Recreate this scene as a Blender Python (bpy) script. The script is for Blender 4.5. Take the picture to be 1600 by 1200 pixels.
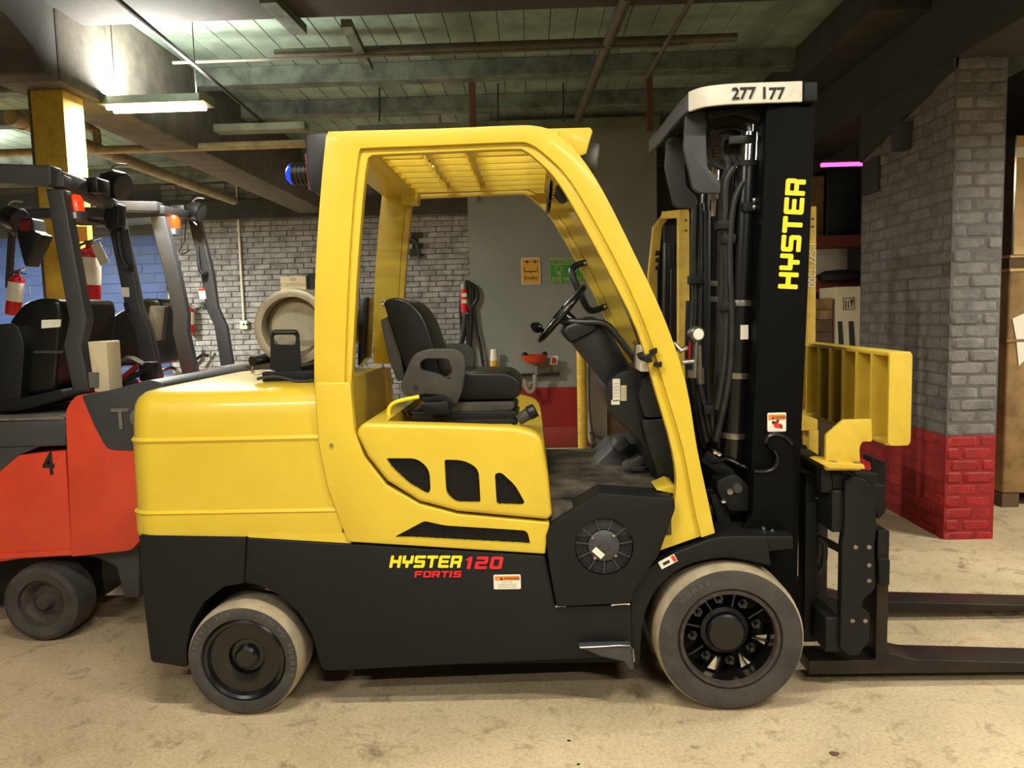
import bpy, bmesh, math, random
from mathutils import Vector, Matrix
from mathutils.geometry import tessellate_polygon
random.seed(7)
for o in list(bpy.data.objects): bpy.data.objects.remove(o)
S = bpy.context.scene
COL = S.collection
R = math.radians
# ------------------------------------------------------------------ camera
FPX = 1200.0
CAM = Vector((0.0, -2.747, 1.495))
ROT = Matrix.Rotation(R(1.671), 3, 'Z') @ Matrix.Rotation(R(90 - 5.259), 3, 'X') @ Matrix.Rotation(R(-1.434), 3, 'Z')
cd = bpy.data.cameras.new('camera'); cam = bpy.data.objects.new('camera', cd); COL.objects.link(cam)
cd.sensor_width = 36.0; cd.lens = FPX / 1600 * 36; cd.clip_start = 0.05; cd.clip_end = 200
cam.matrix_world = Matrix.Translation(CAM) @ ROT.to_4x4()
S.camera = cam
# ------------------------------------------------------------------ world, exposure
w = bpy.data.worlds.new('world'); S.world = w; w.use_nodes = True
w.node_tree.nodes['Background'].inputs[0].default_value = (0.9, 0.95, 1.0, 1)
w.node_tree.nodes['Background'].inputs[1].default_value = 0.02
S.view_settings.view_transform = 'Standard'; S.view_settings.look = 'None'
S.view_settings.gamma = 1; S.view_settings.use_curve_mapping = False
S.view_settings.exposure = 0.13
WARM = (1.0, 0.985, 0.89)
def area(loc, sx, sy, watts, col=WARM, rot=(0, 0, 0)):
    l = bpy.data.lights.new('fluorescent_light', 'AREA'); l.shape = 'RECTANGLE'
    l.size = sx; l.size_y = sy; l.energy = watts; l.color = col
    o = bpy.data.objects.new('fluorescent_light', l); COL.objects.link(o); o.location = loc; o.rotation_euler = rot
    return o
# unseen ceiling fluorescents, four of them added only for brightness (fixtures modelled further down)
LAMPS = [(-0.6, -1.25, 3.28, 58), (2.1, -1.95, 3.28, 96), (-2.6, -3.6, 3.28, 110), (0.9, -4.6, 3.28, 135),  # last two here: added behind the camera to lift the floor bounce
         (4.3, 0.7, 2.72, 120), (-6.7, 5.6, 3.25, 520), (-1.15, 6.6, 3.28, 3)]  # last two: added to brighten the far brick walls and ceiling
for x, y, z, wt in LAMPS:      # bare battens: most light goes down, some goes up to the ceiling
    area((x, y, z), 1.2, 0.05, wt); area((x, y, z + .1), 1.2, 0.16, wt * .3, rot=(math.pi, 0, 0))
# ------------------------------------------------------------------ pixel -> place helpers (1600 x 1200 frame)
def ray(px, py): return ROT @ Vector(((px - 800) / FPX, (600 - py) / FPX, -1))
def P(px, py, Y):
    d = ray(px, py); t = (Y - CAM.y) / d.y; return CAM + d * t
def PX(px, py, X):
    d = ray(px, py); t = (X - CAM.x) / d.x; return CAM + d * t
def PZ(px, py, Z):
    d = ray(px, py); t = (Z - CAM.z) / d.z; return CAM + d * t
def xz(pts, Y): return [(p.x, p.z) for p in (P(a, b, Y) for a, b in pts)]
# ------------------------------------------------------------------ materials
def lin(c): return tuple(((v / 255) / 12.92 if v / 255 <= 0.04045 else ((v / 255 + 0.055) / 1.055) ** 2.4) for v in c) + (1,)
MATS = {}
def mat(name, c, rough=0.5, metal=0.0, c2=None, scale=8.0, bump=0.0, bscale=60.0, coat=0.0, lo=0.4, hi=0.62, emit=0.0, rnd=0.0, trans=0.0, spec=0.5):
    m = bpy.data.materials.new(name); m.use_nodes = True; MATS[name] = m
    n = m.node_tree.nodes; L = m.node_tree.links; b = n['Principled BSDF']
    b.inputs['Base Color'].default_value = lin(c); b.inputs['Roughness'].default_value = rough; b.inputs['Metallic'].default_value = metal
    b.inputs['Coat Weight'].default_value = coat; b.inputs['Specular IOR Level'].default_value = spec; b.inputs['Coat Roughness'].default_value = 0.12
    b.inputs['Transmission Weight'].default_value = trans
    if emit: b.inputs['Emission Color'].default_value = lin(c); b.inputs['Emission Strength'].default_value = emit
    tc = n.new('ShaderNodeTexCoord'); geo = n.new('ShaderNodeNewGeometry'); vec = geo.outputs['Position']
    out = None
    if c2:
        nz = n.new('ShaderNodeTexNoise'); nz.inputs['Scale'].default_value = scale; nz.inputs['Detail'].default_value = 8; nz.inputs['Roughness'].default_value = 0.65
        L.new(vec, nz.inputs['Vector'])
        rp = n.new('ShaderNodeValToRGB'); rp.color_ramp.elements[0].position = lo; rp.color_ramp.elements[1].position = hi
        rp.color_ramp.elements[0].color = lin(c); rp.color_ramp.elements[1].color = lin(c2)
        L.new(nz.outputs['Fac'], rp.inputs['Fac']); out = rp.outputs['Color']
    if rnd:
        oi = n.new('ShaderNodeObjectInfo'); hs = n.new('ShaderNodeHueSaturation')
        mr = n.new('ShaderNodeMapRange'); mr.inputs['To Min'].default_value = 1 - rnd; mr.inputs['To Max'].default_value = 1 + rnd
        L.new(oi.outputs['Random'], mr.inputs['Value']); L.new(mr.outputs['Result'], hs.inputs['Value'])
        if out: L.new(out, hs.inputs['Color'])
        else: hs.inputs['Color'].default_value = lin(c)
        out = hs.outputs['Color']
    if out: L.new(out, b.inputs['Base Color'])
    if bump:
        nb = n.new('ShaderNodeTexNoise'); nb.inputs['Scale'].default_value = bscale; nb.inputs['Detail'].default_value = 6
        L.new(vec, nb.inputs['Vector'])
        bp = n.new('ShaderNodeBump'); bp.inputs['Strength'].default_value = bump; bp.inputs['Distance'].default_value = 0.01
        L.new(nb.outputs['Fac'], bp.inputs['Height']); L.new(bp.outputs['Normal'], b.inputs['Normal'])
    return m
mat('yellow', (216, 186, 54), 0.38, coat=0.25, c2=(211, 179, 48), scale=3, bump=0.02, bscale=90)
mat('yellow_flat', (214, 182, 60), 0.55, c2=(202, 168, 52), scale=6)
mat('yellow_old', (214, 178, 62), 0.55, c2=(180, 146, 48), scale=14, lo=0.45, hi=0.75)
mat('mast_black', (8, 8, 8), 0.6, spec=0.08)
mat('black', (20, 21, 19), 0.55, spec=0.28, c2=(18, 18, 16), scale=5, bump=0.05, bscale=200)
mat('black_gloss', (14, 14, 13), 0.25, coat=0.3)
mat('black_vinyl', (11, 11, 10), 0.33, bump=0.05, bscale=350)
mat('black_plastic', (15, 15, 15), 0.42, bump=0.04, bscale=400)
mat('grey_plastic', (64, 60, 52), 0.6, c2=(52, 49, 43), scale=12)
mat('hose', (22, 22, 21), 0.45, c2=(36, 35, 31), scale=25)
mat('rubber', (66, 62, 56), 0.8, c2=(50, 47, 43), scale=9, bump=0.2, bscale=60)
mat('dusty_rubber', (168, 152, 122), 0.95, c2=(146, 131, 104), scale=11)
mat('rust_rim', (66, 54, 46), 0.7, c2=(44, 40, 36), scale=30)
mat('steel', (170, 166, 155), 0.3, 0.9, c2=(140, 136, 126), scale=20)
mat('chrome', (220, 216, 205), 0.15, 1.0)
mat('tank_grey', (176, 166, 142), 0.42, 0.55, c2=(150, 140, 118), scale=10, lo=0.45, hi=0.7)
mat('fork_steel', (24, 22, 21), 0.42, 0.2, c2=(44, 33, 27), scale=4)
mat('cab_mat', (92, 82, 66), 0.85, c2=(44, 40, 34), scale=9, bump=0.6, bscale=18, lo=0.38, hi=0.6)
mat('tyre_letter', (92, 87, 78), 0.8)
mat('orange', (216, 70, 40), 0.45, c2=(204, 62, 36), scale=4, coat=0.15)
mat('truck_grey', (60, 60, 62), 0.5, c2=(54, 54, 56), scale=6)
mat('truck_grey_top', (112, 106, 97), 0.7, c2=(88, 84, 78), scale=8)
mat('white', (232, 224, 204), 0.5)
mat('white_dirty', (236, 230, 212), 0.5, c2=(218, 208, 182), scale=18, lo=0.5, hi=0.75)
mat('beige', (206, 190, 156), 0.6)
mat('red', (196, 22, 26), 0.35)
mat('dark_red', (120, 30, 30), 0.5)
mat('red_label', (214, 52, 36), 0.5)
mat('logo_yellow', (245, 222, 40), 0.4)
mat('logo_red', (214, 30, 38), 0.4)
mat('orange_label', (226, 130, 50), 0.5)
mat('ink', (24, 22, 22), 0.6)
mat('ink_grey', (150, 142, 126), 0.6)
mat('sign_yellow', (222, 170, 60), 0.5)
mat('sign_green', (60, 150, 52), 0.5)
mat('sign_border', (176, 176, 120), 0.5)
mat('basin', (214, 74, 40), 0.35)
mat('pvc', (150, 138, 116), 0.5)
mat('copper', (166, 104, 70), 0.4, 0.7)
mat('beacon', (235, 60, 20), 0.2, emit=0.8)
mat('blue_lens', (12, 44, 255), 0.2, emit=2.2)
mat('tail_red', (120, 34, 30), 0.3)
mat('lens', (84, 84, 86), 0.12, 0.3)
mat('tube_glow', (255, 226, 180), 0.4, emit=14.0)
mat('pink_glow', (255, 70, 170), 0.4, emit=4.0)
mat('fixture', (120, 124, 104), 0.5, c2=(96, 100, 84), scale=5)
mat('concrete_paint', (60, 58, 57), 0.8, c2=(54, 52, 52), scale=1.5, bump=0.1, bscale=12)
mat('wall_grey', (146, 149, 143), 0.7, c2=(136, 139, 133), scale=1.3, bump=0.08, bscale=30)
mat('wall_red', (150, 20, 16), 0.6, c2=(136, 18, 15), scale=2)
mat('wall_red_low', (142, 48, 38), 0.7)
mat('brick_grey', (160, 160, 160), 0.75, c2=(122, 122, 122), scale=7, bump=0.35, bscale=40, rnd=0.16)
mat('brick_joint', (96, 95, 93), 0.9)
mat('block_blue', (50, 72, 118), 0.65, c2=(44, 63, 106), scale=4, bump=0.15, bscale=25, rnd=0.08)
mat('pier_grey', (118, 114, 110), 0.8, c2=(94, 91, 88), scale=9, bump=0.5, bscale=45, rnd=0.14)
mat('pier_joint', (94, 90, 86), 0.9, bump=0.4, bscale=40)
mat('pier_red', (158, 24, 22), 0.65, c2=(132, 20, 19), scale=10, bump=0.5, bscale=40, rnd=0.12)
mat('pier_red_joint', (138, 22, 20), 0.8)
mat('ceiling_board', (134, 152, 136), 0.8, c2=(110, 124, 112), scale=3, rnd=0.12, bump=0.1, bscale=20)
mat('joist', (112, 122, 110), 0.8, c2=(76, 83, 76), scale=5, bump=0.2)
mat('dark_beam', (50, 48, 46), 0.85, c2=(60, 58, 54), scale=4, bump=0.2, bscale=25)
mat('beam_plaster', (96, 90, 80), 0.8, c2=(76, 72, 66), scale=6, bump=0.4, bscale=30)
mat('pipe_paint', (160, 146, 112), 0.5, c2=(128, 116, 90), scale=8)
mat('pipe_dark', (92, 88, 74), 0.5, c2=(74, 70, 60), scale=8)
mat('rod_dark', (40, 39, 37), 0.6)
mat('wood_hanger', (96, 66, 46), 0.8)
mat('plywood', (206, 172, 116), 0.7, c2=(182, 146, 92), scale=4)
mat('kraft', (150, 118, 72), 0.8, c2=(118, 88, 52), scale=5)
mat('wood_dark', (92, 68, 46), 0.8)
mat('red_steel', (112, 44, 38), 0.6)
mat('cabinet', (150, 142, 126), 0.6)
mat('mesh_grey', (92, 92, 88), 0.6)
# floor: dusty concrete with scuffs and dark stains
def floor_mat():
    m = mat('floor_concrete', (170, 146, 110), 0.75); n = m.node_tree.nodes; L = m.node_tree.links; b = n['Principled BSDF']
    g = n.new('ShaderNodeNewGeometry'); vec = g.outputs['Position']
    def noise(sc, det, lo, hi, c0, c1, rough=0.65, dist=0.0):
        z = n.new('ShaderNodeTexNoise'); z.inputs['Scale'].default_value = sc; z.inputs['Detail'].default_value = det; z.inputs['Roughness'].default_value = rough; z.inputs['Distortion'].default_value = dist
        L.new(vec, z.inputs['Vector']); r = n.new('ShaderNodeValToRGB')
        r.color_ramp.elements[0].position = lo; r.color_ramp.elements[1].position = hi
        r.color_ramp.elements[0].color = c0; r.color_ramp.elements[1].color = c1; L.new(z.outputs['Fac'], r.inputs['Fac']); return r.outputs['Color'], z
    def mul(a, c, f=1.0):
        x = n.new('ShaderNodeMix'); x.data_type = 'RGBA'; x.blend_type = 'MULTIPLY'; x.inputs[0].default_value = f
        L.new(a, x.inputs[6]); L.new(c, x.inputs[7]); return x.outputs[2]
    c0, _ = noise(0.9, 7, 0.35, 0.7, lin((174, 155, 122)), lin((208, 187, 150)))
    c1, z1 = noise(9, 9, 0.34, 0.46, lin((206, 202, 196)), (1, 1, 1, 1), 0.75, 0.6)
    c2, _ = noise(2.3, 6, 0.31, 0.4, lin((168, 162, 155)), (1, 1, 1, 1), 0.7, 1.2)
    c3, _ = noise(70, 3, 0.3, 0.6, lin((225, 222, 218)), (1, 1, 1, 1))
    o = mul(mul(mul(c0, c1), c2, 0.9), c3); L.new(o, b.inputs['Base Color'])
    bp = n.new('ShaderNodeBump'); bp.inputs['Strength'].default_value = 0.25; bp.inputs['Distance'].default_value = 0.01
    L.new(z1.outputs['Fac'], bp.inputs['Height']); L.new(bp.outputs['Normal'], b.inputs['Normal'])
floor_mat()
# ------------------------------------------------------------------ mesh builder
def adopt(o, parent):
    o.parent = parent
    if parent.parent is None: o.matrix_parent_inverse = Matrix.Translation(-Vector(parent.location))
class M:
    def __init__(s): s.v = []; s.f = []
    def add(s, v, f):
        k = len(s.v); s.v += [tuple(p) for p in v]; s.f += [tuple(i + k for i in q) for q in f]; return s
    def box(s, x0, x1, y0, y1, z0, z1):
        x0, x1 = sorted((x0, x1)); y0, y1 = sorted((y0, y1)); z0, z1 = sorted((z0, z1))
        v = [(x, y, z) for z in (z0, z1) for y in (y0, y1) for x in (x0, x1)]
        return s.add(v, [(0, 2, 3, 1), (4, 5, 7, 6), (0, 1, 5, 4), (2, 6, 7, 3), (0, 4, 6, 2), (1, 3, 7, 5)])
    def prism(s, pts, a, b, axis='y'):
        ar = sum(pts[i][0] * pts[(i + 1) % len(pts)][1] - pts[(i + 1) % len(pts)][0] * pts[i][1] for i in range(len(pts)))
        if ar < 0: pts = pts[::-1]
        mk = {'y': lambda p, t: (p[0], t, p[1]), 'x': lambda p, t: (t, p[0], p[1]), 'z': lambda p, t: (p[0], p[1], t)}[axis]
        n = len(pts); v = [mk(p, a) for p in pts] + [mk(p, b) for p in pts]
        return s.add(v, [tuple(range(n)), tuple(range(2 * n - 1, n - 1, -1))] + [(i, i + n, (i + 1) % n + n, (i + 1) % n) for i in range(n)])
    def bar(s, p, q, w, h, up=(0, 0, 1)):
        p, q = Vector(p), Vector(q); d = (q - p).normalized(); u = Vector(up); sx = d.cross(u)
        if sx.length < 1e-4: sx = d.cross(Vector((0, 1, 0)))
        sx.normalize(); u = sx.cross(d).normalized(); v = []
        for c in (p, q):
            for a, b in ((-1, -1), (1, -1), (1, 1), (-1, 1)): v.append(c + sx * a * w / 2 + u * b * h / 2)
        return s.add(v, [(0, 1, 2, 3), (7, 6, 5, 4)] + [(i, i + 4, (i + 1) % 4 + 4, (i + 1) % 4) for i in range(4)])
    def cyl(s, p, q, r, r2=None, n=20):
        return s.lathe([(0, 0), (r, 0), (r if r2 is None else r2, (Vector(q) - Vector(p)).length), (0, (Vector(q) - Vector(p)).length)], p, Vector(q) - Vector(p), n)
    def lathe(s, prof, o, ax, n=32):
        o = Vector(o); ax = Vector(ax).normalized(); a = ax.cross(Vector((0, 0, 1)))
        if a.length < 1e-4: a = Vector((1, 0, 0))
        a.normalize(); b = ax.cross(a); rings = []; v = []
        for r, h in prof:
            if r < 1e-6: rings.append([len(v)]); v.append(o + ax * h)
            else:
                rings.append([len(v) + i for i in range(n)])
                for i in range(n):
                    t = 2 * math.pi * i / n; v.append(o + ax * h + (a * math.cos(t) + b * math.sin(t)) * r)
        f = []
        for A, B in zip(rings, rings[1:]):
            for i in range(n):
                j = (i + 1) % n
                if len(A) == 1 and len(B) == 1: break
                if len(A) == 1: f.append((A[0], B[j], B[i]))
                elif len(B) == 1: f.append((A[i], A[j], B[0]))
                else: f.append((A[i], A[j], B[j], B[i]))
        return s.add(v, f)
    def tube(s, path, r, n=10, closed=False, sm=4):
        p = [Vector(q) for q in path]
        if sm > 1 and len(p) > 2: p = smooth(p, sm, closed)
        m = len(p); v = []; ref = None
        for i in range(m):
            d = (p[(i + 1) % m] - p[i - 1]) if closed else (p[min(i + 1, m - 1)] - p[max(i - 1, 0)])
            d.normalize()
            if ref is None:
                ref = d.cross(Vector((0, 0, 1)))
                if ref.length < 0.1: ref = d.cross(Vector((0, 1, 0)))
            ref = (ref - d * ref.dot(d)).normalized(); b = d.cross(ref)
            for k in range(n):
                t = 2 * math.pi * k / n; v.append(p[i] + (ref * math.cos(t) + b * math.sin(t)) * r)
        f = []
        for i in range(m if closed else m - 1):
            for k in range(n):
                a, b = i * n, ((i + 1) % m) * n
                f.append((a + k, a + (k + 1) % n, b + (k + 1) % n, b + k))
        if not closed: f += [tuple(range(n - 1, -1, -1)), tuple(range((m - 1) * n, m * n))]
        return s.add(v, f)
    def strip(s, A, B, y0, y1):          # solid between two matching outlines (x,z), y0..y1
        for i in range(len(A) - 1):
            q = [A[i], A[i + 1], B[i + 1], B[i]]; k = [(p[0], y0, p[1]) for p in q] + [(p[0], y1, p[1]) for p in q]
            f = [(0, 3, 2, 1), (4, 5, 6, 7), (0, 1, 5, 4), (2, 3, 7, 6)]
            if i == 0: f.append((3, 0, 4, 7))
            if i == len(A) - 2: f.append((1, 2, 6, 5))
            s.add(k, f)
        return s
    def mesh(s, name, bevel=0, seg=3, ang=35, merge=True):
        bm = bmesh.new(); vs = [bm.verts.new(p) for p in s.v]
        for q in s.f:
            try: bm.faces.new([vs[i] for i in q])
            except ValueError: pass
        if merge: bmesh.ops.remove_doubles(bm, verts=bm.verts, dist=1e-5)
        bmesh.ops.recalc_face_normals(bm, faces=bm.faces)
        if bevel:
            es = [e for e in bm.edges if len(e.link_faces) == 2 and e.calc_face_angle(0) > R(28)]
            bmesh.ops.bevel(bm, geom=es, offset=bevel, segments=seg, affect='EDGES', profile=0.5, clamp_overlap=True)
        me = bpy.data.meshes.new(name); bm.to_mesh(me); bm.free()
        me.polygons.foreach_set('use_smooth', [True] * len(me.polygons)); me.set_sharp_from_angle(angle=R(ang))
        return me
    def build(s, name, m, parent=None, bevel=0, seg=3, ang=35, label=None, cat=None, group=None, kind=None, merge=True):
        me = s.mesh(name, bevel, seg, ang, merge); o = bpy.data.objects.new(name, me); COL.objects.link(o)
        me.materials.append(MATS[m])
        if parent: adopt(o, parent)
        else:
            xs = [v.co.x for v in me.vertices]; ys = [v.co.y for v in me.vertices]; zs = [v.co.z for v in me.vertices]
            c = Vector(((min(xs) + max(xs)) / 2, (min(ys) + max(ys)) / 2, min(zs)))
            me.transform(Matrix.Translation(-c)); o.location = c
        return tag(o, label, cat, group, kind)
def tag(o, label=None, cat=None, group=None, kind=None):
    if label: o['label'] = label
    if cat: o['category'] = cat
    if group: o['group'] = group
    if kind: o['kind'] = kind
    return o
def thing(name, label, cat, loc, group=None, kind=None):
    o = bpy.data.objects.new(name, None); COL.objects.link(o); o.location = loc; o.empty_display_size = 0.1
    return tag(o, label, cat, group, kind)
def smooth(p, k=4, closed=False):
    out = []; m = len(p)
    for i in range(m if closed else m - 1):
        g = (lambda j: p[j % m]) if closed else (lambda j: p[max(0, min(m - 1, j))])
        a, b, c, d = g(i - 1), g(i), g(i + 1), g(i + 2)
        for j in range(k):
            t = j / k
            out.append(0.5 * ((2 * b) + (c - a) * t + (2 * a - 5 * b + 4 * c - d) * t * t + (3 * b - a - 3 * c + d) * t ** 3))
    if not closed: out.append(p[-1])
    return out
def fil(pts, r, n=4):                     # round the corners of a 2-D outline (r in the outline's own units)
    out = []; m = len(pts)
    for i in range(m):
        a, b, c = (Vector(pts[i - 1][:2]), Vector(pts[i][:2]), Vector(pts[(i + 1) % m][:2])); rr = pts[i][2] if len(pts[i]) > 2 else r
        u, v = a - b, c - b; d = min(rr, u.length * 0.45, v.length * 0.45)
        if d < 1e-6: out.append(tuple(b)); continue
        p, q = b + u.normalized() * d, b + v.normalized() * d
        for k in range(n + 1):
            t = k / n; w_ = p * (1 - t) ** 2 + b * 2 * t * (1 - t) + q * t * t; out.append((w_.x, w_.y))
    return out
def plate(px, y0, y1, r=0, n=4, Yr=None):          # prism from an outline traced at plane y0 (pixels), r = corner radius in pixels
    return M().prism(xz(fil(px, r, n) if r or any(len(q) > 2 for q in px) else px, y0 if Yr is None else Yr), y0, y1)
def cut(o, cutter):                        # boolean difference, applied
    c = bpy.data.objects.new('cutter', cutter); COL.objects.link(c)
    md = o.modifiers.new('b', 'BOOLEAN'); md.object = c; md.operation = 'DIFFERENCE'; md.solver = 'EXACT'
    dg = bpy.context.evaluated_depsgraph_get(); me = bpy.data.meshes.new_from_object(o.evaluated_get(dg)); o.modifiers.clear()
    old = o.data; o.data = me; bpy.data.meshes.remove(old); bpy.data.objects.remove(c)
    me.polygons.foreach_set('use_smooth', [True] * len(me.polygons)); me.set_sharp_from_angle(angle=R(32))
def text(s, o, size, m, parent, ux=(1, 0, 0), uz=(0, 0, 1), name='lettering', ex=0.0015, sx=1.0, shear=0.0, align='LEFT', bold=0.0):
    c = bpy.data.curves.new(name, 'FONT'); c.body = s; c.size = size; c.extrude = ex; c.align_x = align; c.shear = shear; c.offset = bold
    t = bpy.data.objects.new('tmp', c); COL.objects.link(t); dg = bpy.context.evaluated_depsgraph_get(); dg.update()
    me = bpy.data.meshes.new_from_object(t.evaluated_get(dg)); bpy.data.objects.remove(t); bpy.data.curves.remove(c)
    ux, uz = Vector(ux).normalized(), Vector(uz).normalized(); nn = ux.cross(uz)
    mt = Matrix((ux * sx, uz, nn)).transposed().to_4x4(); me.transform(Matrix.Translation(o) @ mt); me.name = name
    ob = bpy.data.objects.new(name, me); COL.objects.link(ob); me.materials.clear(); me.materials.append(MATS[m]); adopt(ob, parent)
    return ob
GL = {'H': [(0, .28, 0, 1), (.72, 1, 0, 1), (.2, .8, .38, .63)], 'Y': [(0, .28, .36, 1), (.72, 1, .36, 1), (0.04, .96, .34, .59), (.36, .64, 0, .45)],
      'S': [(0.06, 1, .77, 1), (.06, .94, .39, .62), (0, .94, 0, .23), (0, .28, .45, .96), (.72, 1, .04, .56)], 'T': [(0, 1, .76, 1), (.36, .64, 0, .9)],
      'E': [(0, .28, .04, .96), (.06, 1, .77, 1), (.06, .92, .39, .61), (.06, 1, 0, .23)], 'R': [(0, .28, 0, 1), (.06, .94, .77, 1), (.72, 1, .45, .95), (.1, .92, .33, .56), (.66, .96, 0, .45)],
      'F': [(0, .28, 0, .96), (.06, 1, .77, 1), (.06, .9, .37, .6)], 'O': [(0, .28, .05, .95), (.72, 1, .05, .95), (.06, .94, .77, 1), (.06, .94, 0, .23)], 'I': [(0, .3, 0, 1)],
      '1': [(.2, .52, 0, 1), (0, .3, .68, .86)], '2': [(.03, .95, .77, 1), (.7, 1, .5, .94), (.06, .95, .4, .62), (0, .3, .05, .56), (0, 1, 0, .23)],
      '0': [(0, .3, .06, .94), (.7, 1, .06, .94), (.08, .92, .77, 1), (.08, .92, 0, .23)]}
def logo(s, o, h, cw, m, parent, ux=(1, 0, 0), uz=(0, 0, 1), shear=0.2, gap=0.12, name='logo_letter'):
    ux, uz = Vector(ux).normalized(), Vector(uz).normalized(); nn = ux.cross(uz); x = 0.0; o = Vector(o)
    for ch in s:
        w_ = {'I': 0.36, '1': 0.62}.get(ch, 1.0); b = M()
        for k, (a, c, d, e) in enumerate(GL[ch]):
            q = fil([(a, d), (c, d), (c, e), (a, e)], 0.07, 2); n = len(q)
            pt = lambda p, t: o + ux * ((x + p[0]) * cw + p[1] * h * shear) + uz * p[1] * h + nn * (t + k * 0.00008)
            b.add([pt(p, 0) for p in q] + [pt(p, 0.0015) for p in q], [tuple(range(n - 1, -1, -1)), tuple(range(n, 2 * n))] + [(i, (i + 1) % n, (i + 1) % n + n, i + n) for i in range(n)])
        b.build(name, m, parent, merge=False); x += w_ + gap
def frame3(Y): return P(800, 600, Y)
# ================================================================== THE HALL
M().box(-9, 8, -8, 9, -0.1, 0).build('floor', 'floor_concrete', kind='structure')
YW = 8.2
wall = M().box(-9, 8, YW, YW + 0.2, 0, 3.62).build('wall_back', 'brick_joint', kind='structure')
M().box(-9.2, -9, -8, 8.4, 0, 3.62).build('wall_left', 'concrete_paint', kind='structure')
M().box(8, 8.2, -8, 8.4, 0, 3.62).build('wall_right', 'concrete_paint', kind='structure')
M().box(-9, 8, -8.2, -8, 0, 3.62).build('wall_front', 'wall_grey', kind='structure')
ceil = M().box(-9, 8, -8, 8.4, 3.64, 3.7).build('ceiling', 'dark_beam', kind='structure')
UNIT = []
for k in range(3):
    b = M().box(-.5, .5, -.5, .5, -.5, .5)
    b.v = [tuple(c + random.uniform(-.03, .03) for c in p) for p in b.v]
    UNIT.append(b)
UM = {}
def unit(k, m, bev):
    if (k, m, bev) not in UM:
        me = UNIT[k].mesh('brick', bev, 1); me.materials.append(MATS[m]); UM[(k, m, bev)] = me
    return UM[(k, m, bev)]
def brickwork(parent, o, u, width, z0, z1, course, blen, mfun, keep, budget, depth=0.05, proud=0.012, joint=0.011, name='brick', bev=0.07, seed=1):
    rg = random.Random(seed); u = Vector(u).normalized(); nrm = u.cross(Vector((0, 0, 1)))      # outward normal
    extra = {}; cnt = 0; rows = int(round((z1 - z0) / course))
    for r in range(rows):
        z = z0 + (r + .5) * course; x = -blen * (.5 if r % 2 else 0) + rg.uniform(-.02, .02)
        while x < width - 0.02:
            a, b = max(0, x), min(width, x + blen); x += blen
            if b - a < 0.04: continue
            pr = proud + rg.uniform(-.004, .004)
            c = Vector(o) + u * (a + b) / 2 + Vector((0, 0, z)) + nrm * (pr - depth / 2)
            face = c + nrm * depth / 2; k = keep(face)
            if k is None: continue
            sx, sz = b - a - joint, course - joint + rg.uniform(-.002, .002); m = mfun(z)
            mw = Matrix.Translation(c) @ Matrix((u, -nrm, Vector((0, 0, 1)))).transposed().to_4x4() @ Matrix.Diagonal((sx, depth, sz, 1))
            if k and cnt < budget:
                ob = bpy.data.objects.new(name, unit(rg.randrange(3), m, bev)); COL.objects.link(ob)
                ob.matrix_basis = mw; adopt(ob, parent); cnt += 1
            else:
                bb = extra.setdefault(m, M()); q = UNIT[rg.randrange(3)]
                bb.add([mw @ Vector(p) for p in q.v], q.f)
    for m, bb in extra.items(): bb.build(name + 'work', m, parent, kind='stuff', merge=False)
def project(p):
    q = ROT.transposed() @ (Vector(p) - CAM); return 800 + FPX * q.x / -q.z, 600 - FPX * q.y / -q.z
xb0, xb1 = P(262, 450, YW).x, P(760, 450, YW).x
def keep_back(p):
    x, y = project(p)
    if 638 < x < 663 and 362 < y < 402: return None
    if 479 < x < 500 and 418 < y < 452: return None
    return (262 < x < 498 and 345 < y < 585) or (610 < x < 738 and 345 < y < 600)
brickwork(wall, (xb0, YW, 0), (1, 0, 0), xb1 - xb0, 0.3, 3.4, 0.0762, 0.235, lambda z: 'brick_grey', keep_back, 300, seed=3)
def keep_blue(p):
    x, y = project(p); return 335 < y < 610 and x > -10
xl = P(-40, 450, YW).x
brickwork(wall, (xl, YW, 0), (1, 0, 0), xb0 - xl - .01, 0.3, 2.75, 0.135, 0.41, lambda z: 'block_blue', keep_blue, 200, name='block', proud=.008, joint=.006, bev=.04, seed=5)
# dark openings in the brick
for a in ((639, 363, 662, 400), (480, 419, 500, 451)):
    p, q = P(a[0], a[1], YW), P(a[2], a[3], YW)
    M().box(p.x, q.x, YW - 0.004, YW + 0.02, q.z, p.z).build('wall_opening', 'ink', wall)
M().tube([P(641, 372, YW - .02), P(651, 380, YW - .03), P(656, 402, YW - .02)], .03).build('vent_pipe', 'rod_dark', wall)
p, q = P(255, 312, YW - .15), P(760, 340, YW - .15)
M().box(-9, 1.2, YW - .18, YW, P(500, 340, YW).z, P(500, 312, YW).z).build('trim_1', 'dark_beam', kind='structure')
M().box(-9, P(262, 400, YW).x, YW - .06, YW, 2.75, P(500, 340, YW).z).build('trim_2', 'concrete_paint', kind='structure')
# grey partition block with red dado
YP = 5.7
xa, xc = P(733, 400, YP).x, P(1027, 400, YP).x
zr, zb = P(870, 605, YP).z, P(870, 667, YP).z
part = M().box(xa, xc, YP, YW, 0, 3.42).build('wall_partition', 'wall_grey', kind='structure')
M().box(xa - .004, xc + .004, YP - .006, YP + .3, zb, zr).build('red_dado', 'wall_red', part)
M().box(xa - .008, xc + .008, YP - .03, YP + .3, 0, zb).build('skirting', 'wall_red_low', part, bevel=.006)
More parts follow.
